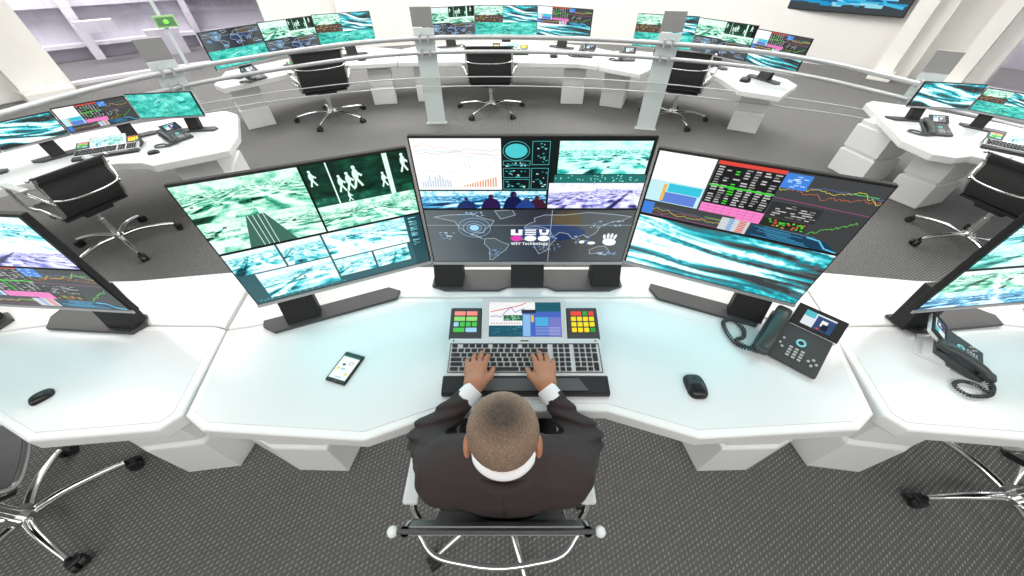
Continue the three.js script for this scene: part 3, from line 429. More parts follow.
// ---------- monitors ----------
// bl and br: left and right end of the screen's lower edge seen from the front; y0: its height; stand: [x offset, width, depth, columns]
function monitor(label, group, tex, bl, br, y0, h, deskY, stand, o = {}) {
  const W = Math.hypot(br[0] - bl[0], br[1] - bl[1]), turn = Math.atan2(-(br[1] - bl[1]), br[0] - bl[0]);
  const t = thing('monitor', label, 'monitor', [(bl[0] + br[0]) / 2, deskY, (bl[1] + br[1]) / 2], turn, group);
  const b = y0 - deskY, th = o.th ?? 0.022, lean = (o.lean ?? 0) * D2R;
  const P = new THREE.Group(); P.name = 'panel'; P.position.set(0, b, 0); P.rotation.x = lean; t.add(P);
  const body = mesh('housing', [rb(W, h, th, 0.004, 0, h / 2, -th / 2 - 0.003), rb(W * 0.8, h * 0.72, 0.03, 0.012, 0, h * 0.45, -th - 0.012)], M.black, P);
  mesh('screen', new THREE.PlaneGeometry(W - 0.014, h - 0.026).translate(0, h / 2 + 0.006, 0.0005), screenMat(tex, o.glow ?? 1.12), P);
  mesh('chin', bx(W, 0.014, 0.005, 0, 0.007, -0.0005), M.chin, P);
  if (o.split) mesh('divider', bx(W - 0.01, h * 0.007, 0.002, 0, h * 0.503, 0.001), M.black, P);
  if (stand) {
    const [sx, sw, sd, cols, sz = 0, notch] = stand, c = 0.045;
    const pl = notch ? [[-sw / 2, -sd], [sw / 2, -sd], [sw / 2, -c * 0.6], [sw / 2 - c * 1.4, 0], [0.13, 0], [0.09, -0.022], [-0.09, -0.022], [-0.13, 0], [-sw / 2 + c * 1.4, 0], [-sw / 2, -c * 0.6]] : [[-sw / 2, -sd], [sw / 2 - c, -sd], [sw / 2, -sd * 0.5], [sw / 2 - c * 0.5, 0], [-sw / 2 + c, 0], [-sw / 2, -sd * 0.6]];
    mesh('base_plate', prism(pl.map(p => [p[0] + sx, p[1] + sz]), 0, 0.014, 0.002), M.plate, t);
    for (const [cx, cw] of cols) mesh('stand_column', sideProfile([[sz - 0.018, 0.012], [sz - sd * 0.8, 0.012], [-0.075, b + h * 0.2], [-0.03, b + h * 0.2], [-0.03, b + 0.005], [-0.012, b - 0.004]], cx - cw / 2, cx + cw / 2, 0.002), M.black, t);
  }
  if (o.light) { const l = new THREE.RectAreaLight(o.light[0], o.light[1], W, h); const q = new THREE.Vector3(0, b + h / 2, 0.012).applyAxisAngle(new THREE.Vector3(0, 1, 0), turn).add(t.position); l.position.copy(q); l.rotation.y = turn + PI; l.castShadow = true; scene.add(l); }
  return t;
}
const GLOW = [0x7feaf0, 1.5];
const gm = 'monitors around the man', gf = 'monitors on the far desks', gl = 'monitors by the left glazing', gr = 'monitors by the right glazing';
monitor('large monitor with green night pictures over pale cyan camera tiles, left of the man', gm, SCREEN.surveillance, [-1.066, -0.890], [-0.43, -1.158], 0.86, 0.52, DY, [-0.10, 0.56, 0.085, [[-0.22, 0.13]], 0.045], { split: 1, light: GLOW });
monitor('large middle monitor with the world map below charts, in front of the man', gm, SCREEN.map, [-0.42, -1.15], [0.42, -1.15], 0.86, 0.56, DY, [0, 0.88, 0.14, [[-0.36, 0.13], [0.0, 0.15], [0.36, 0.13]], 0.055, 1], { split: 1, light: [0xa8d8e8, 1.2] });
monitor('large monitor with a pink price table over cyan swirls, right of the man', gm, SCREEN.trading, [0.43, -1.158], [1.04, -0.893], 0.86, 0.518, DY, [0.04, 0.46, 0.085, [[0.20, 0.13]], 0.045], { split: 1, light: GLOW });
monitor('big monitor at the left edge with a pink table in its lower half', gm, SCREEN.mixed, [-2.16, -0.905], [-1.53, -0.862], 0.86, 0.44, DY, [0.03, 0.44, 0.10, [[0.17, 0.12]], 0.02], { split: 1, light: [0x9fe6ee, 1.0] });
monitor('monitor cut off by the left edge, next to the one with the pink table', gm, SCREEN.tealPlan, [-2.78, -0.72], [-2.165, -0.90], 0.86, 0.44, DY, [0.16, 0.3, 0.10, [[0.22, 0.1]], 0.02], { split: 1 });
monitor('big monitor at the right edge with pale cyan and green plant pictures', gm, SCREEN.plant, [1.475, -0.862], [2.10, -0.925], 0.86, 0.435, DY, [-0.02, 0.46, 0.10, [[-0.2, 0.12]], 0.02], { split: 1, light: [0x9fe6ee, 1.0] });
monitor('monitor cut off by the right edge, beside the plant pictures', gm, SCREEN.surveillance, [2.105, -0.925], [2.75, -0.74], 0.86, 0.435, DY, [-0.12, 0.34, 0.10, [[-0.18, 0.1]], 0.02], { split: 1 });
const MB = FY + 0.12, so = { th: 0.02, lean: 0 };
monitor('teal plan monitor, right end of the row by the left glazing', gl, SCREEN.tealPlan, [-3.47, -3.30], [-2.95, -3.39], MB, 0.215, FY, [0.1, 0.42, 0.1, [[0.12, 0.1]], 0.03], so);
monitor('price table monitor behind the console by the left glazing', gl, SCREEN.tradeWide, [-3.79, -2.95], [-3.475, -3.298], MB, 0.205, FY, [0.12, 0.36, 0.1, [[0.1, 0.1]], 0.05], so);
monitor('cyan swirl monitor left of the price table by the left glazing', gl, SCREEN.swooshWide, [-4.01, -2.61], [-3.795, -2.945], MB, 0.19, FY, [0.05, 0.34, 0.1, [[0.04, 0.09]], 0.06], so);
monitor('monitor with the price chart at the left edge by the left glazing', gl, SCREEN.farQuad, [-4.2, -2.2], [-4.012, -2.605], MB, 0.19, FY, [0.0, 0.34, 0.1, [[0.0, 0.09]], 0.04], so);
monitor('cyan swirl monitor, left end of the row by the right glazing', gr, SCREEN.swooshWide, [3.856, -3.664], [4.342, -3.552], MB, 0.225, FY, [-0.16, 0.34, 0.1, [[-0.12, 0.1]], 0.03], so);
monitor('green and brown picture monitor in the row by the right glazing', gr, SCREEN.farQuad, [4.346, -3.55], [4.60, -3.24], MB, 0.205, FY, [0.0, 0.36, 0.1, [[-0.06, 0.1]], 0.05], so);
monitor('monitor at the right edge in the row by the right glazing', gr, SCREEN.swooshWide, [4.604, -3.236], [4.80, -2.86], MB, 0.2, FY, [0.0, 0.34, 0.1, [[0.0, 0.09]], 0.04], so);
for (const [label, tex, a, b, h] of [
  ['far left bank, first monitor from the left, dark with a world map', SCREEN.farMap, [-3.85, -5.05], [-3.5, -5.75], 0.40], ['far left bank, middle monitor with white figures at its top', SCREEN.farGreen, [-3.5, -5.75], [-3.05, -6.42], 0.41], ['far left bank, right monitor with four small pictures', SCREEN.farQuad, [-3.05, -6.42], [-2.32, -6.88], 0.42],
  ['far middle bank, left monitor with white figures at its top', SCREEN.farGreen, [-1.56, -7.1], [-0.72, -7.5], 0.43], ['far middle bank, middle monitor with four small pictures', SCREEN.farQuad, [-0.72, -7.5], [0.37, -7.5], 0.43], ['far middle bank, right monitor with a price table', SCREEN.farTrade, [0.37, -7.5], [1.22, -6.95], 0.43],
  ['far right bank, left monitor half behind the railing post', SCREEN.farQuad, [1.85, -6.6], [2.65, -6.25], 0.42], ['far right bank, middle monitor with green pictures over cyan swirls', SCREEN.farGreen, [2.65, -6.25], [3.12, -5.5], 0.41], ['far right bank, right monitor with a price table', SCREEN.farTrade, [3.12, -5.5], [3.4, -4.8], 0.38]])
  monitor(label, gf, tex, a, b, MB, h, FY, [0, 0.5, 0.14, [[0, 0.16]], 0.06], so);
// the screen on the back wall
{ const a = 40.6, p = arcPt(10.3, a), t = thing('wall_screen', 'blue wall screen at the top right on the white back wall', 'wall screen', [p[0], 0.91, p[1]], -(a + 5) * D2R);
  mesh('housing', rb(2.1, 1.2, 0.06, 0.01, 0, 0.6, 0), M.black, t); mesh('screen', new THREE.PlaneGeometry(2.06, 1.16).translate(0, 0.6, 0.0312), screenMat(SCREEN.wallScreen, 0.9), t); }
{ const a = -43.4, p = arcPt(10.38, a), t = thing('exit_sign', 'small green glowing sign on the left glazing', 'sign', [p[0], 0.70, p[1]], -a * D2R);
  mesh('housing', rb(0.36, 0.2, 0.04, 0.008, 0, 0.1, 0), std({ color: lin(0.35, 0.62, 0.28), roughness: 0.5 }), t);
  mesh('sign_face', bx(0.30, 0.14, 0.01, 0, 0.1, 0.021), std({ color: lin(0.12, 0.26, 0.12), roughness: 0.4 }), t);
  mesh('sign_lamp', new THREE.SphereGeometry(0.035, 16, 10).scale(1.2, 1, 0.4).translate(0, 0.1, 0.028), std({ color: 0x66dd44, emissive: 0x88ff55, emissiveIntensity: 1 }), t); }

// ---------- railing ----------
const RAIL = [[-4.73, -2.86, 0.8], [-4.61, -3.22, 0.82], [-4.47, -3.87, 0.83], [-4.04, -4.55, 0.86], [-3.34, -4.84, 0.91], [-2.61, -5.12, 0.97], [-1.86, -5.22, 1.03], [-1.34, -5.32, 1.05], [-0.22, -5.37, 1.06], [0.92, -5.31, 1.05], [2.0, -5.08, 1.02], [2.49, -4.86, 1.02], [2.98, -4.67, 1.0], [3.5, -4.55, 0.95], [4.10, -4.46, 0.845], [4.5, -4.24, 0.785], [4.75, -3.85, 0.77], [5.0, -3.4, 0.76]];
{
  const t = thing('railing', 'curved grey railing with two handrails and thin cables in front of the far desks', 'railing');
  const smooth = dy => RAIL.map(p => [p[0], p[1] === 0 ? 0 : p[2] + dy, p[1]]);
  const avg = P => { let Q = P; for (let k = 0; k < 1; k++) Q = Q.map((p, i) => i === 0 || i === Q.length - 1 ? p : p.map((v, j) => (Q[i - 1][j] + 2 * v + Q[i + 1][j]) / 4)); return Q; };
  const top = avg(smooth(0)), low = avg(smooth(-0.155)), c1 = avg(RAIL.map(p => [p[0], p[2] * 0.58, p[1]])), c2 = avg(RAIL.map(p => [p[0], p[2] * 0.475, p[1]]));
  mesh('handrail', tube(top, 0.026, 120, 10), M.railGrey, t); mesh('handrail', tube(low, 0.022, 120, 10), M.railGrey, t);
  mesh('cable', tube(c1, 0.007, 100, 6), M.railGrey, t); mesh('cable', tube(c2, 0.007, 100, 6), M.railGrey, t);
  const curve = new THREE.CatmullRomCurve3(top.map(v3), false, 'centripetal');
  for (const [u] of [[3], [7], [10], [15]]) {
    const p = top[u], q = top[u + 1] ?? top[u], pr = top[u - 1], a = Math.atan2(-(q[2] - pr[2]), q[0] - pr[0]), H = p[1];
    const post = new THREE.Group(); post.name = 'post'; post.position.set(p[0], 0, p[2]); post.rotation.y = a; t.add(post); const pw = u === 15 ? 0.22 : 0.26;
    mesh('glass_plate', rb(pw, H + 0.1, 0.022, 0.005, 0, (H + 0.1) / 2, -0.05), M.postGlass, post);
    mesh('head_plate', rb(pw, 0.2, 0.024, 0.005, 0, H + 0.21, -0.05), M.postPlate, post);
    mesh('clamp', [rb(0.03, 0.09, 0.09, 0.006, -0.05, H, -0.015), rb(0.03, 0.09, 0.09, 0.006, 0.05, H, -0.015), rb(0.03, 0.08, 0.09, 0.006, -0.05, H - 0.155, -0.015), rb(0.03, 0.08, 0.09, 0.006, 0.05, H - 0.155, -0.015)], M.railGrey, post);
    mesh('foot_plate', rb(0.3, 0.012, 0.1, 0.004, 0, 0.006, -0.05), M.railGrey, post);
  }
}

// ---------- operator consoles: keyboard, touch screen and two colour keypads ----------
const pad = (hex) => std({ color: new THREE.Color(hex), roughness: 0.45, emissive: new THREE.Color(hex), emissiveIntensity: 0.25 });
const PADS = { r: pad('#e8453c'), p: pad('#f08880'), g: pad('#46b84e'), G: pad('#2f9a34'), l: pad('#8fd070'), b: pad('#9cc4ea'), y: pad('#f2d420') };
const PADL = [['p', 2, 'p', 2], ['l', 2, 'l', 2], ['b', 1, 'g', 1, 'g', 1, 'g', 1], ['g', 2, 'b', 2]], PADR = [['r', 2, 'G', 1, 'r', 1], ['y', 1, 'y', 1, 'y', 1, 'y', 1], ['y', 1, 'y', 1, 'y', 1, 'y', 1], ['y', 1, 'y', 1, 'y', 1, 'G', 1]];
const unitKey = new Map();
function consoleUnit(label, pos, turn, scale, fine) {
  const t = thing('control_console', label, 'console', pos, turn, 'operator consoles'); if (scale) t.scale.setScalar(scale);
  // local frame: x along the keyboard, -z away from the operator, front edge at z = 0
  mesh('palm_rest', sideProfile([[0, 0], [0, 0.012], [-0.006, 0.02], [-0.064, 0.03], [-0.07, 0.0]], -0.297, 0.297, 0.003), M.palmrest, t);
  mesh('palm_insert', prism([[-0.19, -0.012], [0.22, -0.012], [0.19, -0.056], [-0.19, -0.056]], 0, 0.0025).rotateX(0.168).translate(0, 0.0235, 0.002), M.palmInsert, t);
  const slope = Math.atan2(0.022, 0.145), deck = new THREE.Group(); deck.name = 'key_deck'; deck.position.set(0, 0.028, -0.066); deck.rotation.x = slope; t.add(deck);
  mesh('deck_body', [prism([[-0.294, 0], [0.294, 0], [0.287, -0.15], [-0.287, -0.15]], -0.018, 0.004, 0.003)], M.silver, deck);
  mesh('key_frame', [bx(0.562, 0.004, 0.002, 0, 0.005, -0.012), bx(0.562, 0.004, 0.002, 0, 0.005, -0.126), bx(0.002, 0.004, 0.116, -0.281, 0.005, -0.069), bx(0.002, 0.004, 0.116, 0.281, 0.005, -0.069)], M.plate, deck);
  const put = (x, z, w, d) => {
    const k = `${w.toFixed(4)},${d.toFixed(4)}`; if (!unitKey.has(k)) unitKey.set(k, new RoundedBoxGeometry(w, 0.007, d, 1, 0.0018));
    return [unitKey.get(k), x, z];
  };
  const list = [], row0 = -0.024, rp = 0.0185, kd = 0.0125, u = 0.0226;
  const rows = [[1.5, 1.2, 1.2, 1.2, 6.0, 1.2, 1.2, 1.2, 1.2], [2, 1, 1, 1, 1, 1, 1, 1, 1, 1, 1, 2.7], [1.8, 1, 1, 1, 1, 1, 1, 1, 1, 1, 1, 1, 1.9], [1.5, 1, 1, 1, 1, 1, 1, 1, 1, 1, 1, 1, 1, 1.2], [1, 1, 1, 1, 1, 1, 1, 1, 1, 1, 1, 1, 1, 1.7], [1, -0.6, 1, 1, 1, 1, -0.45, 1, 1, 1, 1, -0.45, 1, 1, 1, 1]];
  rows.forEach((R, j) => { const tot = R.reduce((s, v) => s + Math.abs(v), 0), f = 0.366 / tot; let x = -0.277; for (const w of R) { if (w > 0) list.push(put(x + w * f / 2, row0 - j * rp, w * f - 0.0056, kd)); x += Math.abs(w) * f; } });
  for (let j = 0; j < 6; j++) { for (let i = 0; i < 3; i++) if (!(j === 2 && false)) list.push(put(0.104 + i * u + 0.0105, row0 - j * rp, u - 0.0056, kd)); }
  for (let j = 0; j < 6; j++) for (let i = 0; i < 4; i++) { if (i === 3 && (j === 1 || j === 3)) continue; const tall = i === 3 && (j === 0 || j === 2); if (j === 0 && i === 1) continue; list.push(put(0.183 + i * u + (j === 0 && i === 0 ? u / 2 : 0) + 0.0105, row0 - j * rp - (tall ? rp / 2 : 0), j === 0 && i === 0 ? 2 * u - 0.0056 : u - 0.0056, tall ? kd + rp : kd)); }
  if (fine) for (const [g, x, z] of list) { const m = mesh('key', g, M.keyDark, deck); m.position.set(x, 0.007, z); }
  else mesh('keys', list.map(([g, x, z]) => g.clone().translate(x, 0.007, z)), M.keyDark, deck).userData.kind = 'stuff';
  mesh('status_lamp', [bx(0.03, 0.003, 0.004, 0, 0.005, -0.139), cy(0.003, 0.003, 0.004, -0.272, 0.005, -0.139, 10), cy(0.003, 0.003, 0.004, 0.272, 0.005, -0.139, 10)], M.plate, deck);
  const tilt = 0.42, disp = new THREE.Group(); disp.name = 'touch_screen'; disp.position.set(0, 0.05, -0.21); disp.rotation.x = tilt; t.add(disp);
  mesh('frame', rb(0.335, 0.02, 0.17, 0.006, 0, -0.01, -0.085), M.silver, disp);
  const sg = new THREE.PlaneGeometry(0.285, 0.14).rotateX(-PI / 2).translate(0.004, 0.0006, -0.082); mesh('screen', sg, screenMat(fine ? SCREEN.console : SCREEN.consoleFar, 0.95), disp);
  for (const [s, P] of [[-1, PADL], [1, PADR]]) {
    const k = new THREE.Group(); k.name = 'keypad'; k.position.set(s * 0.232, 0.05, -0.212); k.rotation.x = 0.28; t.add(k);
    mesh('keypad_housing', rb(0.125, 0.02, 0.135, 0.006, 0, -0.008, -0.068), M.plate, k);
    P.forEach((R, j) => { let x = -0.048; for (let i = 0; i < R.length; i += 2) { const w = 0.024 * R[i + 1]; mesh('keypad_button', rb(w - 0.005, 0.006, 0.0175, 0.0015, x + w / 2, 0.004, -0.108 + j * 0.0235), PADS[R[i]], k); x += w; } });
  }
  mesh('stand_body', sideProfile([[-0.19, 0.0], [-0.205, 0.035], [-0.215, 0.04], [-0.36, 0.1], [-0.37, 0.0]], -0.16, 0.16, 0.004), M.silver, t);
  mesh('keypad_foot', [sideProfile([[-0.2, 0], [-0.21, 0.036], [-0.335, 0.066], [-0.335, 0]], -0.285, -0.18, 0.003), sideProfile([[-0.2, 0], [-0.21, 0.036], [-0.335, 0.066], [-0.335, 0]], 0.18, 0.285, 0.003)], M.plate, t);
  return t;
}
consoleUnit('silver keyboard console under the hands of the man', [-0.022, DY, -0.577], 0, 1, true);
consoleUnit('small keyboard console with yellow keypad by the left glazing', [-3.47, FY, -2.79], 27 * D2R, 0.74);
consoleUnit('keyboard console with green keypad on the desk by the right glazing', [4.20, FY, -2.80], -46 * D2R, 0.82);
consoleUnit('tiny console with yellow keys on the far left desk', [-2.98, FY, -5.76], 42 * D2R, 0.85);
consoleUnit('tiny console with yellow keys on the far middle desk', [-0.1, FY, -6.62], 0, 1.0);
consoleUnit('tiny console on the far right desk', [2.40, FY, -5.62], -42 * D2R, 0.8);

// ---------- desk phones ----------
function deskPhone(label, pos, turn, scale = 1, fine = true) {
  const t = thing('desk_phone', label, 'phone', pos, turn, 'desk phones'); t.scale.setScalar(scale);
  const W = 0.2;
  mesh('body', sideProfile([[0.09, 0.004], [0.092, 0.016], [-0.06, 0.062], [-0.085, 0.062], [-0.085, 0.045], [0.05, 0.0]], -0.1, 0.1, 0.004), M.phoneBody, t);
  mesh('foot_bracket', [sideProfile([[-0.02, 0], [-0.012, 0.0], [-0.05, 0.05], [-0.06, 0.05], [-0.1, 0], [-0.108, 0]], -0.09, 0.05, 0.002), bx(0.15, 0.006, 0.12, -0.02, 0.003, -0.06), cy(0.006, 0.006, 0.008, -0.08, 0.006, -0.11, 8), cy(0.006, 0.006, 0.008, 0.04, 0.006, -0.11, 8)], M.phoneWhite, t);
  const face = new THREE.Group(); face.name = 'face'; face.position.set(0, 0.0166, 0.09); face.rotation.x = Math.atan2(0.046, 0.152); t.add(face);
  for (let j = 0; j < 4; j++) for (let i = 0; i < 3; i++) mesh('button', rb(0.011, 0.004, 0.007, 0.001, 0.0 + i * 0.018, 0.002, -0.028 - j * 0.012), fine && (i + j) % 2 ? M.keyLegend : M.keyLegend, face);
  for (const [x, z] of [[0.072, -0.03], [0.084, -0.042], [0.072, -0.054], [0.06, -0.042], [-0.024, -0.05], [-0.034, -0.062], [-0.03, -0.085]]) mesh('button', cy(0.0045, 0.0045, 0.004, x, 0.002, z, 10), M.keyLegend, face);
  mesh('dial_ring', new THREE.TorusGeometry(0.012, 0.0035, 8, 24).rotateX(PI / 2).translate(0.02, 0.003, -0.094), std({ color: lin(0.25, 0.6, 0.65), roughness: 0.3, emissive: lin(0.1, 0.35, 0.38), emissiveIntensity: 0.4 }), face);
  const scr = new THREE.Group(); scr.name = 'display'; scr.position.set(0.032, 0.062, -0.055); scr.rotation.x = 0.55; t.add(scr);
  mesh('display_back', rb(0.152, 0.014, 0.094, 0.005, 0, -0.009, -0.045), M.phoneWhite, scr);
  mesh('display_bezel', rb(0.15, 0.005, 0.086, 0.002, 0, 0.0, -0.047), M.black, scr);
  mesh('display_screen', new THREE.PlaneGeometry(0.092, 0.058).rotateX(-PI / 2).translate(0, 0.003, -0.047), screenMat(SCREEN.phone, 0.9), scr);
  const hs = new THREE.Group(); hs.name = 'handset'; hs.position.set(-0.072, 0.048, 0.01); hs.rotation.x = Math.atan2(0.046, 0.152); t.add(hs);
  const hg = new THREE.CatmullRomCurve3([[0, 0.004, 0.095], [0, 0.022, 0.06], [0, 0.027, 0], [0, 0.022, -0.06], [0, 0.004, -0.095]].map(v3));
  mesh('handset_grip', [new THREE.TubeGeometry(hg, 20, 0.021, 10).scale(1.15, 0.75, 1), rb(0.05, 0.03, 0.055, 0.012, 0, 0.008, 0.082), rb(0.05, 0.03, 0.055, 0.012, 0, 0.008, -0.082)], M.phoneHandset, hs);
  const loops = [], N = 420; const path = new THREE.CatmullRomCurve3([[-0.09, 0.03, 0.085], [-0.105, 0.012, 0.115], [-0.14, 0.01, 0.12], [-0.185, 0.01, 0.09], [-0.215, 0.01, 0.045], [-0.19, 0.01, 0.01], [-0.15, 0.012, 0.03], [-0.135, 0.014, 0.075], [-0.15, 0.016, 0.11], [-0.10, 0.018, 0.118], [-0.06, 0.014, 0.10]].map(v3));
  const fr = path.computeFrenetFrames(N, false); for (let i = 0; i <= N; i++) { const p = path.getPointAt(i / N), a = i / N * PI * 2 * 52; loops.push(p.addScaledVector(fr.normals[i], Math.cos(a) * 0.0055).addScaledVector(fr.binormals[i], Math.sin(a) * 0.0055)); }
  mesh('coiled_cord', fine ? new THREE.TubeGeometry(new THREE.CatmullRomCurve3(loops), 900, 0.0026, 5) : new THREE.TubeGeometry(path, 60, 0.007, 6), M.phoneBody, t);
  return t;
}
deskPhone("grey desk phone with lit display, to the right of the man's keyboard", [1.02, DY + 0.001, -0.785], -43 * D2R, 1.08);
deskPhone('grey desk phone turned sideways on the desk at the right edge', [1.63, DY + 0.001, -0.745], 46 * D2R, 0.88);
deskPhone('small desk phone beside a mouse on the desk by the left glazing', [-3.13, FY, -3.17], 62 * D2R, 0.95, false);
deskPhone('small desk phone at the left of the desk by the right glazing', [3.93, FY, -3.33], -14 * D2R, 1.05, false);
deskPhone('tiny phone on the outer end of the far left desk', [-3.5, FY, -5.2], 60 * D2R, 1.1, false);
deskPhone('tiny phone at the right end of the far middle desk', [1.12, FY, -6.55], -20 * D2R, 1.25, false);
deskPhone('tiny phone at the inner end of the far right desk', [1.72, FY, -6.3], -10 * D2R, 1.25, false);

// ---------- mice and mobile phone ----------
function mouse(label, pos, turn, scale = 1) {
  const t = thing('computer_mouse', label, 'mouse', pos, turn, 'black computer mice');
  const g = new THREE.SphereGeometry(1, 28, 18); const p = g.attributes.position;
  for (let i = 0; i < p.count; i++) { let x = p.getX(i), y = p.getY(i), z = p.getZ(i); const sq = v => Math.sign(v) * Math.pow(Math.abs(v), 0.62); x = sq(x) * 0.039; z = sq(z) * 0.052; y = y < 0 ? 0 : Math.pow(y, 0.8) * (0.03 - 0.006 * (z / 0.052 < 0 ? -z / 0.052 : z / 0.052 * 0.4)); p.setXYZ(i, x, y, z); }
  g.computeVertexNormals(); mesh('shell', g, M.mouse, t);
  mesh('wheel', cy(0.007, 0.007, 0.005, 0, 0, 0, 14).rotateZ(PI / 2).translate(0, 0.024, -0.026), M.plate, t);
  t.scale.setScalar(scale); return t;
}
mouse("black mouse on the man's desk, right of his keyboard", [0.59, DY, -0.615], 0, 0.92);
mouse('black mouse on the desk at the left edge', [-1.725, DY, -0.575], -38 * D2R, 0.62);
mouse('black mouse by the small phone near the left glazing', [-3.13, FY, -2.87], -50 * D2R, 0.8);
mouse('tiny mouse on the far left desk', [-2.42, FY, -6.3], 20 * D2R, 1.6);
mouse('tiny mouse on the far middle desk', [0.6, FY, -6.5], 0, 1.6);
mouse('tiny mouse on the far right desk', [3.0, FY, -5.1], -40 * D2R, 1.6);
{ const t = thing('mobile_phone', "mobile phone lying on the man's desk, left of his keyboard", 'mobile phone', [-0.695, DY, -0.69], -17 * D2R);
  mesh('case', rb(0.084, 0.01, 0.128, 0.005, 0, 0.005, 0), std({ color: lin(0.008, 0.014, 0.013), roughness: 0.3 }), t);
  mesh('screen', new THREE.PlaneGeometry(0.07, 0.1).rotateX(-PI / 2).translate(0, 0.0104, 0), screenMat(SCREEN.mobile, 0.95), t);
  mesh('home_button', cy(0.006, 0.006, 0.001, 0, 0.0105, 0.057, 14), M.plate, t); }

// ---------- swivel chairs ----------
const ribMap = dataTexture(64, (u, v) => { const s = 150 + 90 * Math.pow(Math.abs(Math.sin(v * PI * 8)), 0.4); return [s, s, s]; }, false);
function chairModel(label, fabric, o = {}) {
  const t = thing('office_chair', label, 'chair', [0, 0, 0], 0, 'swivel chairs');
  const R = o.R ?? 0.35, sy = 0.44, bw = o.bw ?? 0.23, tz = o.tz ?? 0.26, ty = o.ty ?? 0.90;
  for (let i = 0; i < 5; i++) {
    const a = (o.spin ?? 0) + i * 2 * PI / 5, leg = mesh('leg', (() => { const g = new THREE.TubeGeometry(new THREE.CatmullRomCurve3([[0.02, 0.105, 0], [R * 0.4, 0.115, 0], [R * 0.8, 0.09, 0], [R, 0.068, 0]].map(v3)), 14, 0.017, 8), p = g.attributes.position; for (let k = 0; k < p.count; k++) { const s = 1.25 - 0.6 * p.getX(k) / R; p.setZ(k, p.getZ(k) * s); } g.computeVertexNormals(); return g; })(), M.chrome, t);
    leg.rotation.y = a;
    const c = mesh('caster', [cy(0.026, 0.026, 0.018, 0, 0, 0, 18).rotateX(PI / 2).translate(R + 0.018, 0.026, 0.016), cy(0.026, 0.026, 0.018, 0, 0, 0, 18).rotateX(PI / 2).translate(R + 0.018, 0.026, -0.016), cy(0.008, 0.008, 0.04, R + 0.004, 0.058, 0, 10), rb(0.04, 0.016, 0.05, 0.006, R + 0.012, 0.05, 0)], M.rubber, t);
    c.rotation.y = a;
  }
  mesh('hub', [cy(0.045, 0.04, 0.06, 0, 0.1, 0, 24)], M.chrome, t);
  mesh('gas_column', [cy(0.024, 0.024, 0.16, 0, 0.2, 0), cy(0.016, 0.016, 0.14, 0, 0.32, 0)], M.chrome, t);
  mesh('seat_mechanism', [rb(0.2, 0.05, 0.24, 0.015, 0, 0.385, 0.0), bx(0.42, 0.02, 0.05, 0, 0.40, -0.05), bx(0.42, 0.02, 0.05, 0, 0.40, 0.1)], M.rubber, t);
  // side profile from the front lip of the seat to the top of the back
  const prof = [[-0.25, sy - 0.03], [-0.235, sy + 0.005], [-0.15, sy + 0.005], [0.0, sy - 0.02], [tz * 0.45, sy - 0.012], [tz * 0.66, sy + 0.05], [tz * 0.80, sy + 0.16], [tz * 0.86, sy + 0.26], [tz * 0.985, ty - 0.03], [tz + 0.012, ty]];
  const pc = new THREE.CatmullRomCurve3(prof.map(p => new THREE.Vector3(0, p[1], p[0])), false, 'centripetal');
  const strip = (u0, u1, w, th, n) => {
    const pos = [], uv = [], idx = []; let len = 0, last = null;
    for (let i = 0; i <= n; i++) {
      const u = u0 + (u1 - u0) * i / n, p = pc.getPointAt(u), d = pc.getTangentAt(u), nx = new THREE.Vector3(0, d.z, -d.y); if (nx.y < 0 && u < 0.3) nx.negate(); if (last) len += p.distanceTo(last); last = p.clone();
      for (const [x, s] of [[-w, 1], [w, 1], [w, -1], [-w, -1]]) { pos.push(x, p.y + nx.y * s * th / 2, p.z + nx.z * s * th / 2); uv.push(x / 0.4, len / 0.4); }
    }
    for (let i = 0; i < n; i++) for (let k = 0; k < 4; k++) { const a = i * 4 + k, b = i * 4 + (k + 1) % 4; idx.push(a, b, a + 4, b, b + 4, a + 4); }
    idx.push(0, 2, 1, 0, 3, 2, n * 4, n * 4 + 1, n * 4 + 2, n * 4, n * 4 + 2, n * 4 + 3);
    const g = new THREE.BufferGeometry(); g.setAttribute('position', new THREE.Float32BufferAttribute(pos, 3)); g.setAttribute('uv', new THREE.Float32BufferAttribute(uv, 2)); g.setIndex(idx); const q = g.toNonIndexed(); q.computeVertexNormals(); return q;
  };
  mesh('seat', strip(0.0, 0.47, bw - 0.008, 0.022, 30), fabric, t);
  mesh('backrest', strip(0.48, 0.995, bw - 0.008, 0.02, 30), fabric, t);
  for (const s of [-1, 1]) mesh('side_frame', new THREE.TubeGeometry(new THREE.CatmullRomCurve3(prof.map(p => new THREE.Vector3(s * bw, p[1], p[0])), false, 'centripetal'), 50, 0.0125, 8), M.chrome, t);
  mesh('top_rail', [cy(0.006, 0.006, 2 * bw + 0.05, 0, 0, 0, 10).rotateZ(PI / 2).translate(0, ty, tz + 0.012)], M.plate, t);
  for (const s of [-1, 1]) mesh('end_knob', new THREE.SphereGeometry(0.013, 14, 10).translate(s * (bw + 0.03), ty, tz + 0.012), o.knob ? M.phoneWhite : M.chrome, t);
  mesh('back_brace', tube([[-bw, ty - 0.17, tz * 0.96], [-bw * 0.8, ty - 0.175, tz + 0.035], [-bw * 0.4, ty - 0.18, tz + (o.bow ?? 0.06)], [0, ty - 0.18, tz + (o.bow ?? 0.06) + 0.008], [bw * 0.4, ty - 0.18, tz + (o.bow ?? 0.06)], [bw * 0.8, ty - 0.175, tz + 0.035], [bw, ty - 0.17, tz * 0.96]], 0.008, 30), M.chrome, t);
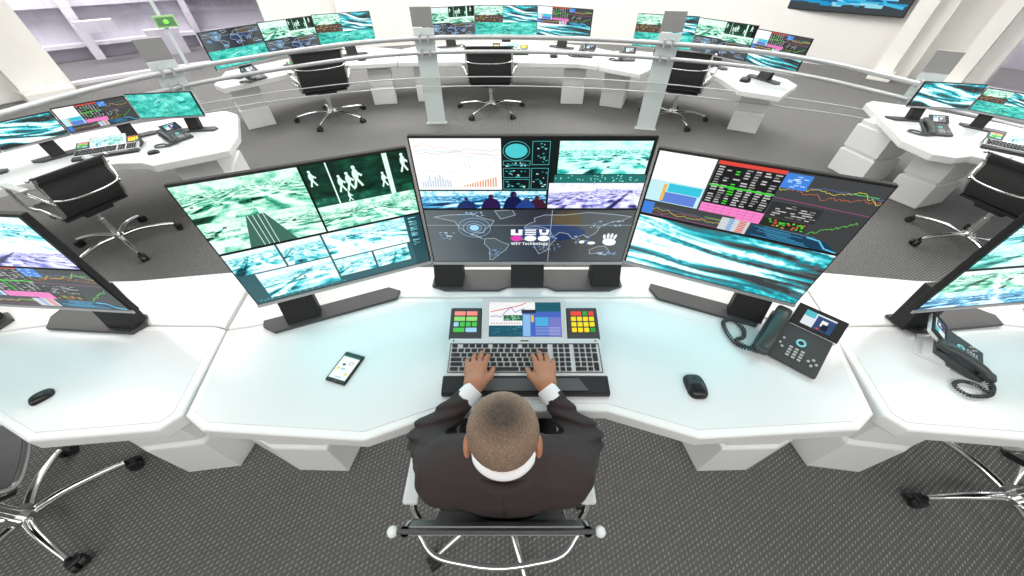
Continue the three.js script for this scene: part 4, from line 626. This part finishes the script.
  for (const s of [-1, 1]) {
    const X = s * (bw + 0.045), a = new THREE.Group(); a.name = 'armrest'; t.add(a);
    mesh('arm_loop', tube([[s * bw, sy, -0.12], [X, sy + 0.05, -0.14], [X, sy + 0.2, -0.13], [X, sy + 0.225, -0.08], [X, sy + 0.225, 0.1], [X, sy + 0.2, 0.15], [s * bw, sy + 0.12, tz * 0.86]], 0.011, 40), M.chrome, a);
    mesh('arm_pad', rb(0.05, 0.02, 0.26, 0.008, X, sy + 0.238, 0.02), o.pad ?? M.satin, a);
  }
  return t;
}
const greyFabric = M.fabricGrey; greyFabric.bumpMap = ribMap; greyFabric.bumpScale = 0.004;
const manChair = chairModel('chrome and grey swivel chair the man sits on', greyFabric, { R: 0.34, bw: 0.222, tz: 0.235, ty: 0.86, spin: -1.25, knob: 1, pad: M.phoneWhite, bow: 0.055 });
manChair.position.set(-0.108, 0, -0.412);
const chairG = chairModel('grey ribbed swivel chair cut off by the left edge', greyFabric, { R: 0.32, spin: 0.2 });
chairG.position.set(-2.2, 0, -0.345); chairG.rotation.y = 34 * D2R;
copyThing(chairG, 'grey swivel chair at the lower right edge, mostly its chrome base', [2.20, 0, -0.42], -48 * D2R, [1.12, 1, 1.12]);
const chairB = chairModel('black swivel chair at the desk by the left glazing', M.fabricBlack, { R: 0.37, spin: -0.55, bw: 0.2, tz: 0.28, ty: 0.77 });
chairB.position.set(-3.47, 0, -2.40); chairB.rotation.y = 70 * D2R;
copyThing(chairB, 'black swivel chair behind the big monitor at the right edge', [3.86, 0, -2.40], -76 * D2R);
const chairF = chairModel('black swivel chair at the far left desk beyond the railing', M.fabricBlack, { R: 0.37, spin: 0.35 });
chairF.position.set(-2.80, 0, -5.55); chairF.rotation.y = 33 * D2R; chairF.scale.set(1.35, 1.02, 1.35);
copyThing(chairF, 'black swivel chair at the far middle desk, between the railing posts', [-0.40, 0, -5.93], 2 * D2R, [1.38, 1.02, 1.38]);
copyThing(chairF, 'black swivel chair at the far right desk, behind a railing post', [2.36, 0, -5.53], -30 * D2R, [1.3, 1.02, 1.3]);

// ---------- the man ----------
const len3 = (x, y, z) => Math.sqrt(x * x + y * y + z * z);
function capsule(a, b, ra, rb2) { const dx = b[0] - a[0], dy = b[1] - a[1], dz = b[2] - a[2], L = dx * dx + dy * dy + dz * dz || 1e-9; return (x, y, z) => { let t = ((x - a[0]) * dx + (y - a[1]) * dy + (z - a[2]) * dz) / L; t = t < 0 ? 0 : t > 1 ? 1 : t; return len3(x - a[0] - dx * t, y - a[1] - dy * t, z - a[2] - dz * t) - (ra + (rb2 - ra) * t); }; }
function ellipsoid(c, r) { const m = Math.min(...r); return (x, y, z) => (len3((x - c[0]) / r[0], (y - c[1]) / r[1], (z - c[2]) / r[2]) - 1) * m; }
const smin = (a, b, k) => { const h = Math.max(k - Math.abs(a - b), 0) / k; return Math.min(a, b) - h * h * k * 0.25; };
const blend = (fs, k) => (x, y, z) => { let d = fs[0](x, y, z); for (let i = 1; i < fs.length; i++) d = smin(d, fs[i](x, y, z), k); return d; };
function sdfGeometry(f, c, half, res) {
  const mc = new MarchingCubes(res, new THREE.MeshBasicMaterial(), false, false, 260000); mc.isolation = 0;
  const h = res / 2; let k = 0;
  for (let z = 0; z < res; z++) for (let y = 0; y < res; y++) for (let x = 0; x < res; x++) mc.field[k++] = -f(c[0] + (x - h) / h * half, c[1] + (y - h) / h * half, c[2] + (z - h) / h * half);
  mc.update();
  const n = mc.count, pos = new Float32Array(n * 3); for (let i = 0; i < n * 3; i++) pos[i] = mc.positionArray[i] * half + c[i % 3];
  let g = new THREE.BufferGeometry(); g.setAttribute('position', new THREE.BufferAttribute(pos, 3)); g = mergeVertices(g, half * 1e-4);
  const p = g.attributes.position, nr = new Float32Array(p.count * 3), e = half * 0.004;
  for (let i = 0; i < p.count; i++) { const x = p.getX(i), y = p.getY(i), z = p.getZ(i), a = f(x + e, y, z) - f(x - e, y, z), b = f(x, y + e, z) - f(x, y - e, z), d = f(x, y, z + e) - f(x, y, z - e), l = len3(a, b, d) || 1; nr[i * 3] = a / l; nr[i * 3 + 1] = b / l; nr[i * 3 + 2] = d / l; }
  g.setAttribute('normal', new THREE.BufferAttribute(nr, 3));
  const ix = g.index.array; for (let i = 0; i < ix.length; i += 3) { const [a, b, c2] = [ix[i], ix[i + 1], ix[i + 2]]; const ux = p.getX(b) - p.getX(a), uy = p.getY(b) - p.getY(a), uz = p.getZ(b) - p.getZ(a), vx = p.getX(c2) - p.getX(a), vy = p.getY(c2) - p.getY(a), vz = p.getZ(c2) - p.getZ(a); if ((uy * vz - uz * vy) * nr[a * 3] + (uz * vx - ux * vz) * nr[a * 3 + 1] + (ux * vy - uy * vx) * nr[a * 3 + 2] < 0) { ix[i + 1] = c2; ix[i + 2] = b; } }
  return g;
}
{
  const CX = -0.09;
  const man = thing('person', 'man in a dark suit and white shirt typing on the keyboard, seen from above', 'person', [CX, 0, -0.3]);
  const S = (s, x) => s * x;      // local frame: x from the spine, z from the hips, -z is forward
  const J = { hip: [0, 0.50, 0.02], waist: [0, 0.64, -0.06], chest: [0, 0.80, -0.02], neck: [0, 0.955, -0.005], head: [0, 1.115, -0.02] };
  const sh = s => [s * 0.166, 0.885, 0.015], el = s => [s * 0.240, 0.775, -0.120], wr = s => [s < 0 ? -0.106 : 0.134, 0.832, -0.256], pelvisSide = s => [s * 0.09, 0.525, -0.09], knee = s => [s * 0.13, 0.53, -0.42], ankle = s => [s * 0.13, 0.10, -0.36], toe = s => [s * 0.14, 0.04, -0.52];
  // head in its own frame (face towards -z), then tipped forward
  const tip = 0.82, ct = Math.cos(tip), st = Math.sin(tip), HC = [0, 1.085, 0.002];
  const toHead = (x, y, z) => { const X = x - HC[0], Y = y - HC[1], Z = z - HC[2]; return [X, Y * ct - Z * st, Y * st + Z * ct]; };
  const headParts = blend([ellipsoid([0, 0.025, 0.012], [0.077, 0.078, 0.081]), ellipsoid([0, -0.032, -0.052], [0.058, 0.066, 0.048]), capsule([0, -0.075, -0.075], [0, -0.08, -0.085], 0.028, 0.022)], 0.025);
  const nose = blend([capsule([0, 0.005, -0.082], [0, -0.035, -0.104], 0.009, 0.013)], 0.01), lips = capsule([-0.018, -0.066, -0.089], [0.018, -0.066, -0.089], 0.008, 0.008), brow = capsule([-0.034, 0.018, -0.078], [0.034, 0.018, -0.078], 0.011, 0.011);
  const ears = [-1, 1].map(s => ellipsoid([s * 0.079, -0.012, 0.008], [0.009, 0.026, 0.015])), earHole = [-1, 1].map(s => ellipsoid([s * 0.088, -0.012, 0.004], [0.007, 0.013, 0.008]));
  const eyes = [-1, 1].map(s => ellipsoid([s * 0.031, 0.0, -0.082], [0.014, 0.009, 0.012]));
  const headF = (x, y, z) => { const q = toHead(x, y, z); let d = headParts(...q); d = smin(d, brow(...q), 0.02); for (const e of eyes) d = Math.max(d, -e(...q) - 0.004); for (const e of eyes) d = Math.min(d, e(...q) + 0.003); d = smin(d, nose(...q), 0.015); d = smin(d, lips(...q), 0.012); for (let i = 0; i < 2; i++) { let e = ears[i](...q); e = Math.max(e, -earHole[i](...q)); d = smin(d, e, 0.008); } return d; };
  const neckF = capsule([0, 0.88, -0.008], [0, 1.03, -0.034], 0.050, 0.047);
  const headGeo = sdfGeometry((x, y, z) => smin(headF(x, y, z), neckF(x, y, z), 0.02), [0, 1.06, 0], 0.2, 110);
  // hands: palm plus five separate bent fingers, resting on the keys
  const hand = s => {
    const w = wr(s), inw = -s;                       // inward direction towards the spine
    const dir = [inw * 0.10, -0.02, -1], L = len3(...dir), f = dir.map(v => v / L), side = [f[2] * -1 * inw * -1, 0, 0];
    const at = (fwd, lat, up) => [w[0] + f[0] * fwd + inw * lat * 0.995, w[1] + f[1] * fwd + up, w[2] + f[2] * fwd + inw * lat * f[0] * inw * 0.1];
    const parts = [capsule(at(0.0, 0, 0.0), at(0.015, 0, 0.004), 0.0245, 0.027)];
    parts.push(capsule(at(0.02, -0.018, 0.002), at(0.078, -0.028, 0.008), 0.018, 0.014), capsule(at(0.02, 0, 0.006), at(0.084, -0.006, 0.012), 0.019, 0.0145), capsule(at(0.02, 0.012, 0.003), at(0.082, 0.016, 0.011), 0.018, 0.0145));
    const palm = blend(parts, 0.02);
    const fingers = [[0.022, 0.08, 0.066, 0.009], [0.003, 0.086, 0.075, 0.009], [-0.016, 0.082, 0.068, 0.0086], [-0.033, 0.072, 0.052, 0.0078]].map(([lat, base, l, r], i) => {
      const sp = [0.10, 0.0, -0.1, -0.24][i], a = at(base - 0.012, lat, 0.009), b = at(base + l * 0.46, lat + sp * l * 0.46, 0.014 - i * 0.001), c = at(base + l * 0.78, lat + sp * l * 0.8, 0.0), e = at(base + l * 0.92, lat + sp * l * 0.95, -0.0155);
      return blend([capsule(a, b, r * 1.06, r), capsule(b, c, r, r * 0.93), capsule(c, e, r * 0.93, r * 0.82)], 0.005);
    });
    const th = blend([capsule(at(0.022, 0.022, -0.002), at(0.052, 0.045, -0.003), 0.0145, 0.0115), capsule(at(0.052, 0.045, -0.003), at(0.084, 0.052, -0.009), 0.0112, 0.0088)], 0.006);
    const F = (x, y, z) => { let d = palm(x, y, z), m = fingers[0](x, y, z); for (let i = 1; i < 4; i++) m = Math.min(m, fingers[i](x, y, z)); d = smin(d, m, 0.009); return smin(d, th(x, y, z), 0.012); };
    return sdfGeometry(F, at(0.07, 0.004, 0), 0.125, 96);
  };
  const bodyF = blend([capsule([0, 0.54, -0.09], J.waist, 0.06, 0.075), capsule(J.waist, J.chest, 0.085, 0.08), capsule(J.chest, [0, 0.88, 0.0], 0.08, 0.05), ...[-1, 1].flatMap(s => [capsule([0, 0.88, 0.005], sh(s), 0.05, 0.045), capsule(sh(s), el(s), 0.046, 0.036), capsule(el(s), wr(s), 0.034, 0.024), capsule(pelvisSide(s), knee(s), 0.055, 0.045), capsule(knee(s), ankle(s), 0.045, 0.032)])], 0.05);
  const bodyGeo = sdfGeometry(bodyF, [0, 0.55, -0.2], 0.62, 104);
  const bodyMesh = mesh('body', mergeGeometries([bodyGeo, headGeo, hand(-1), hand(1)].map(g => { const q = g.toNonIndexed(); q.deleteAttribute('uv'); return q; })), M.skin, man);
  // jacket: shoulders, back, sleeves with folds, collar and lapels
  const fold = (x, y, z) => 0.0035 * noise.noise(x * 26, y * 20, z * 26) + 0.004 * noise.noise(x * 11 + 5, y * 9, z * 13) ;
  const elbowFold = (x, y, z) => { let d = 0; for (const s of [-1, 1]) { const e = el(s), r = len3(x - e[0], y - e[1], z - e[2]); d += 0.008 * Math.exp(-r * r * 80) * Math.sin((y * 0.9 - z * 1.2 + s * x * 0.3) * 130); } return d; };
  const torso = blend([ellipsoid([0, 0.64, -0.055], [0.16, 0.17, 0.11]), ellipsoid([0, 0.80, -0.012], [0.19, 0.15, 0.108]), capsule([-0.125, 0.885, 0.008], [0.125, 0.885, 0.008], 0.066, 0.066), capsule([-0.05, 0.935, 0.008], [0.05, 0.935, 0.008], 0.05, 0.05), capsule([-0.10, 0.57, -0.075], [0.10, 0.57, -0.075], 0.085, 0.085)], 0.07);
  const sleeves = [-1, 1].map(s => { const w = wr(s), e = el(s), c = [0, 1, 2].map(i => e[i] + (w[i] - e[i]) * 0.80); return blend([capsule(sh(s), el(s), 0.066, 0.056), capsule(el(s), c, 0.055, 0.034)], 0.03); });
  const jacketF = (x, y, z) => { let d = torso(x, y, z); d = smin(d, smin(sleeves[0](x, y, z), sleeves[1](x, y, z), 0.001), 0.045);
    const open = capsule([0, 1.0, -0.008], [0, 1.10, -0.02], 0.058, 0.07)(x, y, z); d = Math.max(d, -open);
    return d + fold(x, y, z) + elbowFold(x, y, z); };
  const jacket = mesh('jacket', sdfGeometry(jacketF, [0, 0.72, -0.08], 0.42, 132), M.suit, man);
  // turned-down jacket collar round the neck, and the back seam
  const ring = (r0, y0, z0, rx, rz, a0, a1, n, rad) => tube(Array.from({ length: n }, (_, i) => { const a = a0 + (a1 - a0) * i / (n - 1); return [Math.sin(a) * rx, y0 - (1 - Math.cos(a)) * 0.018, z0 + Math.cos(a) * rz]; }), rad, 48, 10);
  mesh('jacket_collar', ring(0, 0.966, -0.010, 0.088, 0.082, -2.3, 2.3, 15, 0.017).scale(1, 1, 1), M.suit, jacket);
  mesh('back_seam', tube([[0, 0.93, 0.084], [0, 0.87, 0.100], [0, 0.80, 0.099], [0, 0.74, 0.085]], 0.0016, 20, 5), M.trousers, jacket);
  mesh('shirt_collar', ring(0, 1.0, -0.012, 0.068, 0.062, -2.6, 2.6, 15, 0.0135), M.shirt, man);
  for (const s of [-1, 1]) { const w = wr(s), e = el(s), a = [0, 1, 2].map(i => e[i] + (w[i] - e[i]) * 0.78), b = [0, 1, 2].map(i => e[i] + (w[i] - e[i]) * 1.03); mesh('shirt_cuff', sdfGeometry(capsuleFlat(a, b, 0.035, 0.032), [0, 1, 2].map(i => (a[i] + b[i]) / 2), 0.075, 48), M.shirt, man); }
  const legF = blend([ellipsoid([0, 0.545, -0.09], [0.17, 0.1, 0.12]), ...[-1, 1].flatMap(s => [capsule(pelvisSide(s), knee(s), 0.088, 0.066), capsule(knee(s), [ankle(s)[0], 0.13, ankle(s)[2]], 0.063, 0.052)])], 0.03);
  mesh('trousers', sdfGeometry(legF, [0, 0.36, -0.2], 0.4, 84), M.trousers, man);
  for (const s of [-1, 1]) mesh('shoe', sdfGeometry((x, y, z) => Math.max(blend([capsule([s * 0.13, 0.055, -0.34], toe(s), 0.048, 0.036), capsule([s * 0.13, 0.07, -0.34], [s * 0.13, 0.11, -0.355], 0.044, 0.042)], 0.02)(x, y, z), 0.002 - y), [s * 0.135, 0.07, -0.43], 0.17, 50), M.shoe, man);
  // cropped hair: a close shell over the skull, the stubble as fine grain, denser on the crown
  const hr = rng(77), scalp = (x, y, z) => {
    const q = toHead(x, y, z), d = smin(headParts(...q), neckF(x, y, z), 0.02) - 0.0028 - 0.0012 * noise.noise(x * 260, y * 260, z * 260);
    const front = -(q[2] + 0.072 + 0.01 * noise.noise(q[0] * 40, 3, 1)), side = Math.min(-0.014 + (0.05 - q[1]) * 0.35 - q[2], 0.05 - q[1]), nape = -0.125 - q[1] + 0.004 * noise.noise(q[0] * 60, 1, 2);
    return Math.max(d, front, side, nape);
  };
  const hairG = sdfGeometry(scalp, [0, 1.09, 0], 0.13, 124); {
    const p = hairG.attributes.position, col = new Float32Array(p.count * 3);
    for (let i = 0; i < p.count; i++) {
      const q = toHead(p.getX(i), p.getY(i), p.getZ(i)), x = q[0] / 0.077, y = (q[1] - 0.025) / 0.078, z = (q[2] - 0.012) / 0.081, g = hr();
      const crown = Math.max(0, 1 - len3(x * 0.9, y - 0.66, z - 0.70) / 0.8), n1 = noise.noise(x * 16, y * 16, z * 16) * 0.5 + 0.5, stub = 0.45 + 0.55 * g;
      const dens = 0.2 + 0.85 * Math.min(1, crown * 1.5) + 0.35 * (n1 - 0.5), k = stub * (1.08 - dens * 0.85);
      col[i * 3] = 0.31 * k + 0.012; col[i * 3 + 1] = 0.205 * k + 0.010; col[i * 3 + 2] = 0.138 * k + 0.009;
    }
    hairG.setAttribute('color', new THREE.BufferAttribute(col, 3)); }
  const hair = mesh('hair', hairG, std({ color: 0xffffff, vertexColors: true, roughness: 0.75 }), man);
}
function capsuleFlat(a, b, ra, rb2) { const c = capsule(a, b, ra, rb2), L = [0, 1, 2].map(i => b[i] - a[i]), l = len3(...L), n = L.map(v => v / l); return (x, y, z) => { const t = (x - a[0]) * n[0] + (y - a[1]) * n[1] + (z - a[2]) * n[2]; return Math.max(c(x, y, z), -t, t - l); }; }

renderer.render(scene, camera);
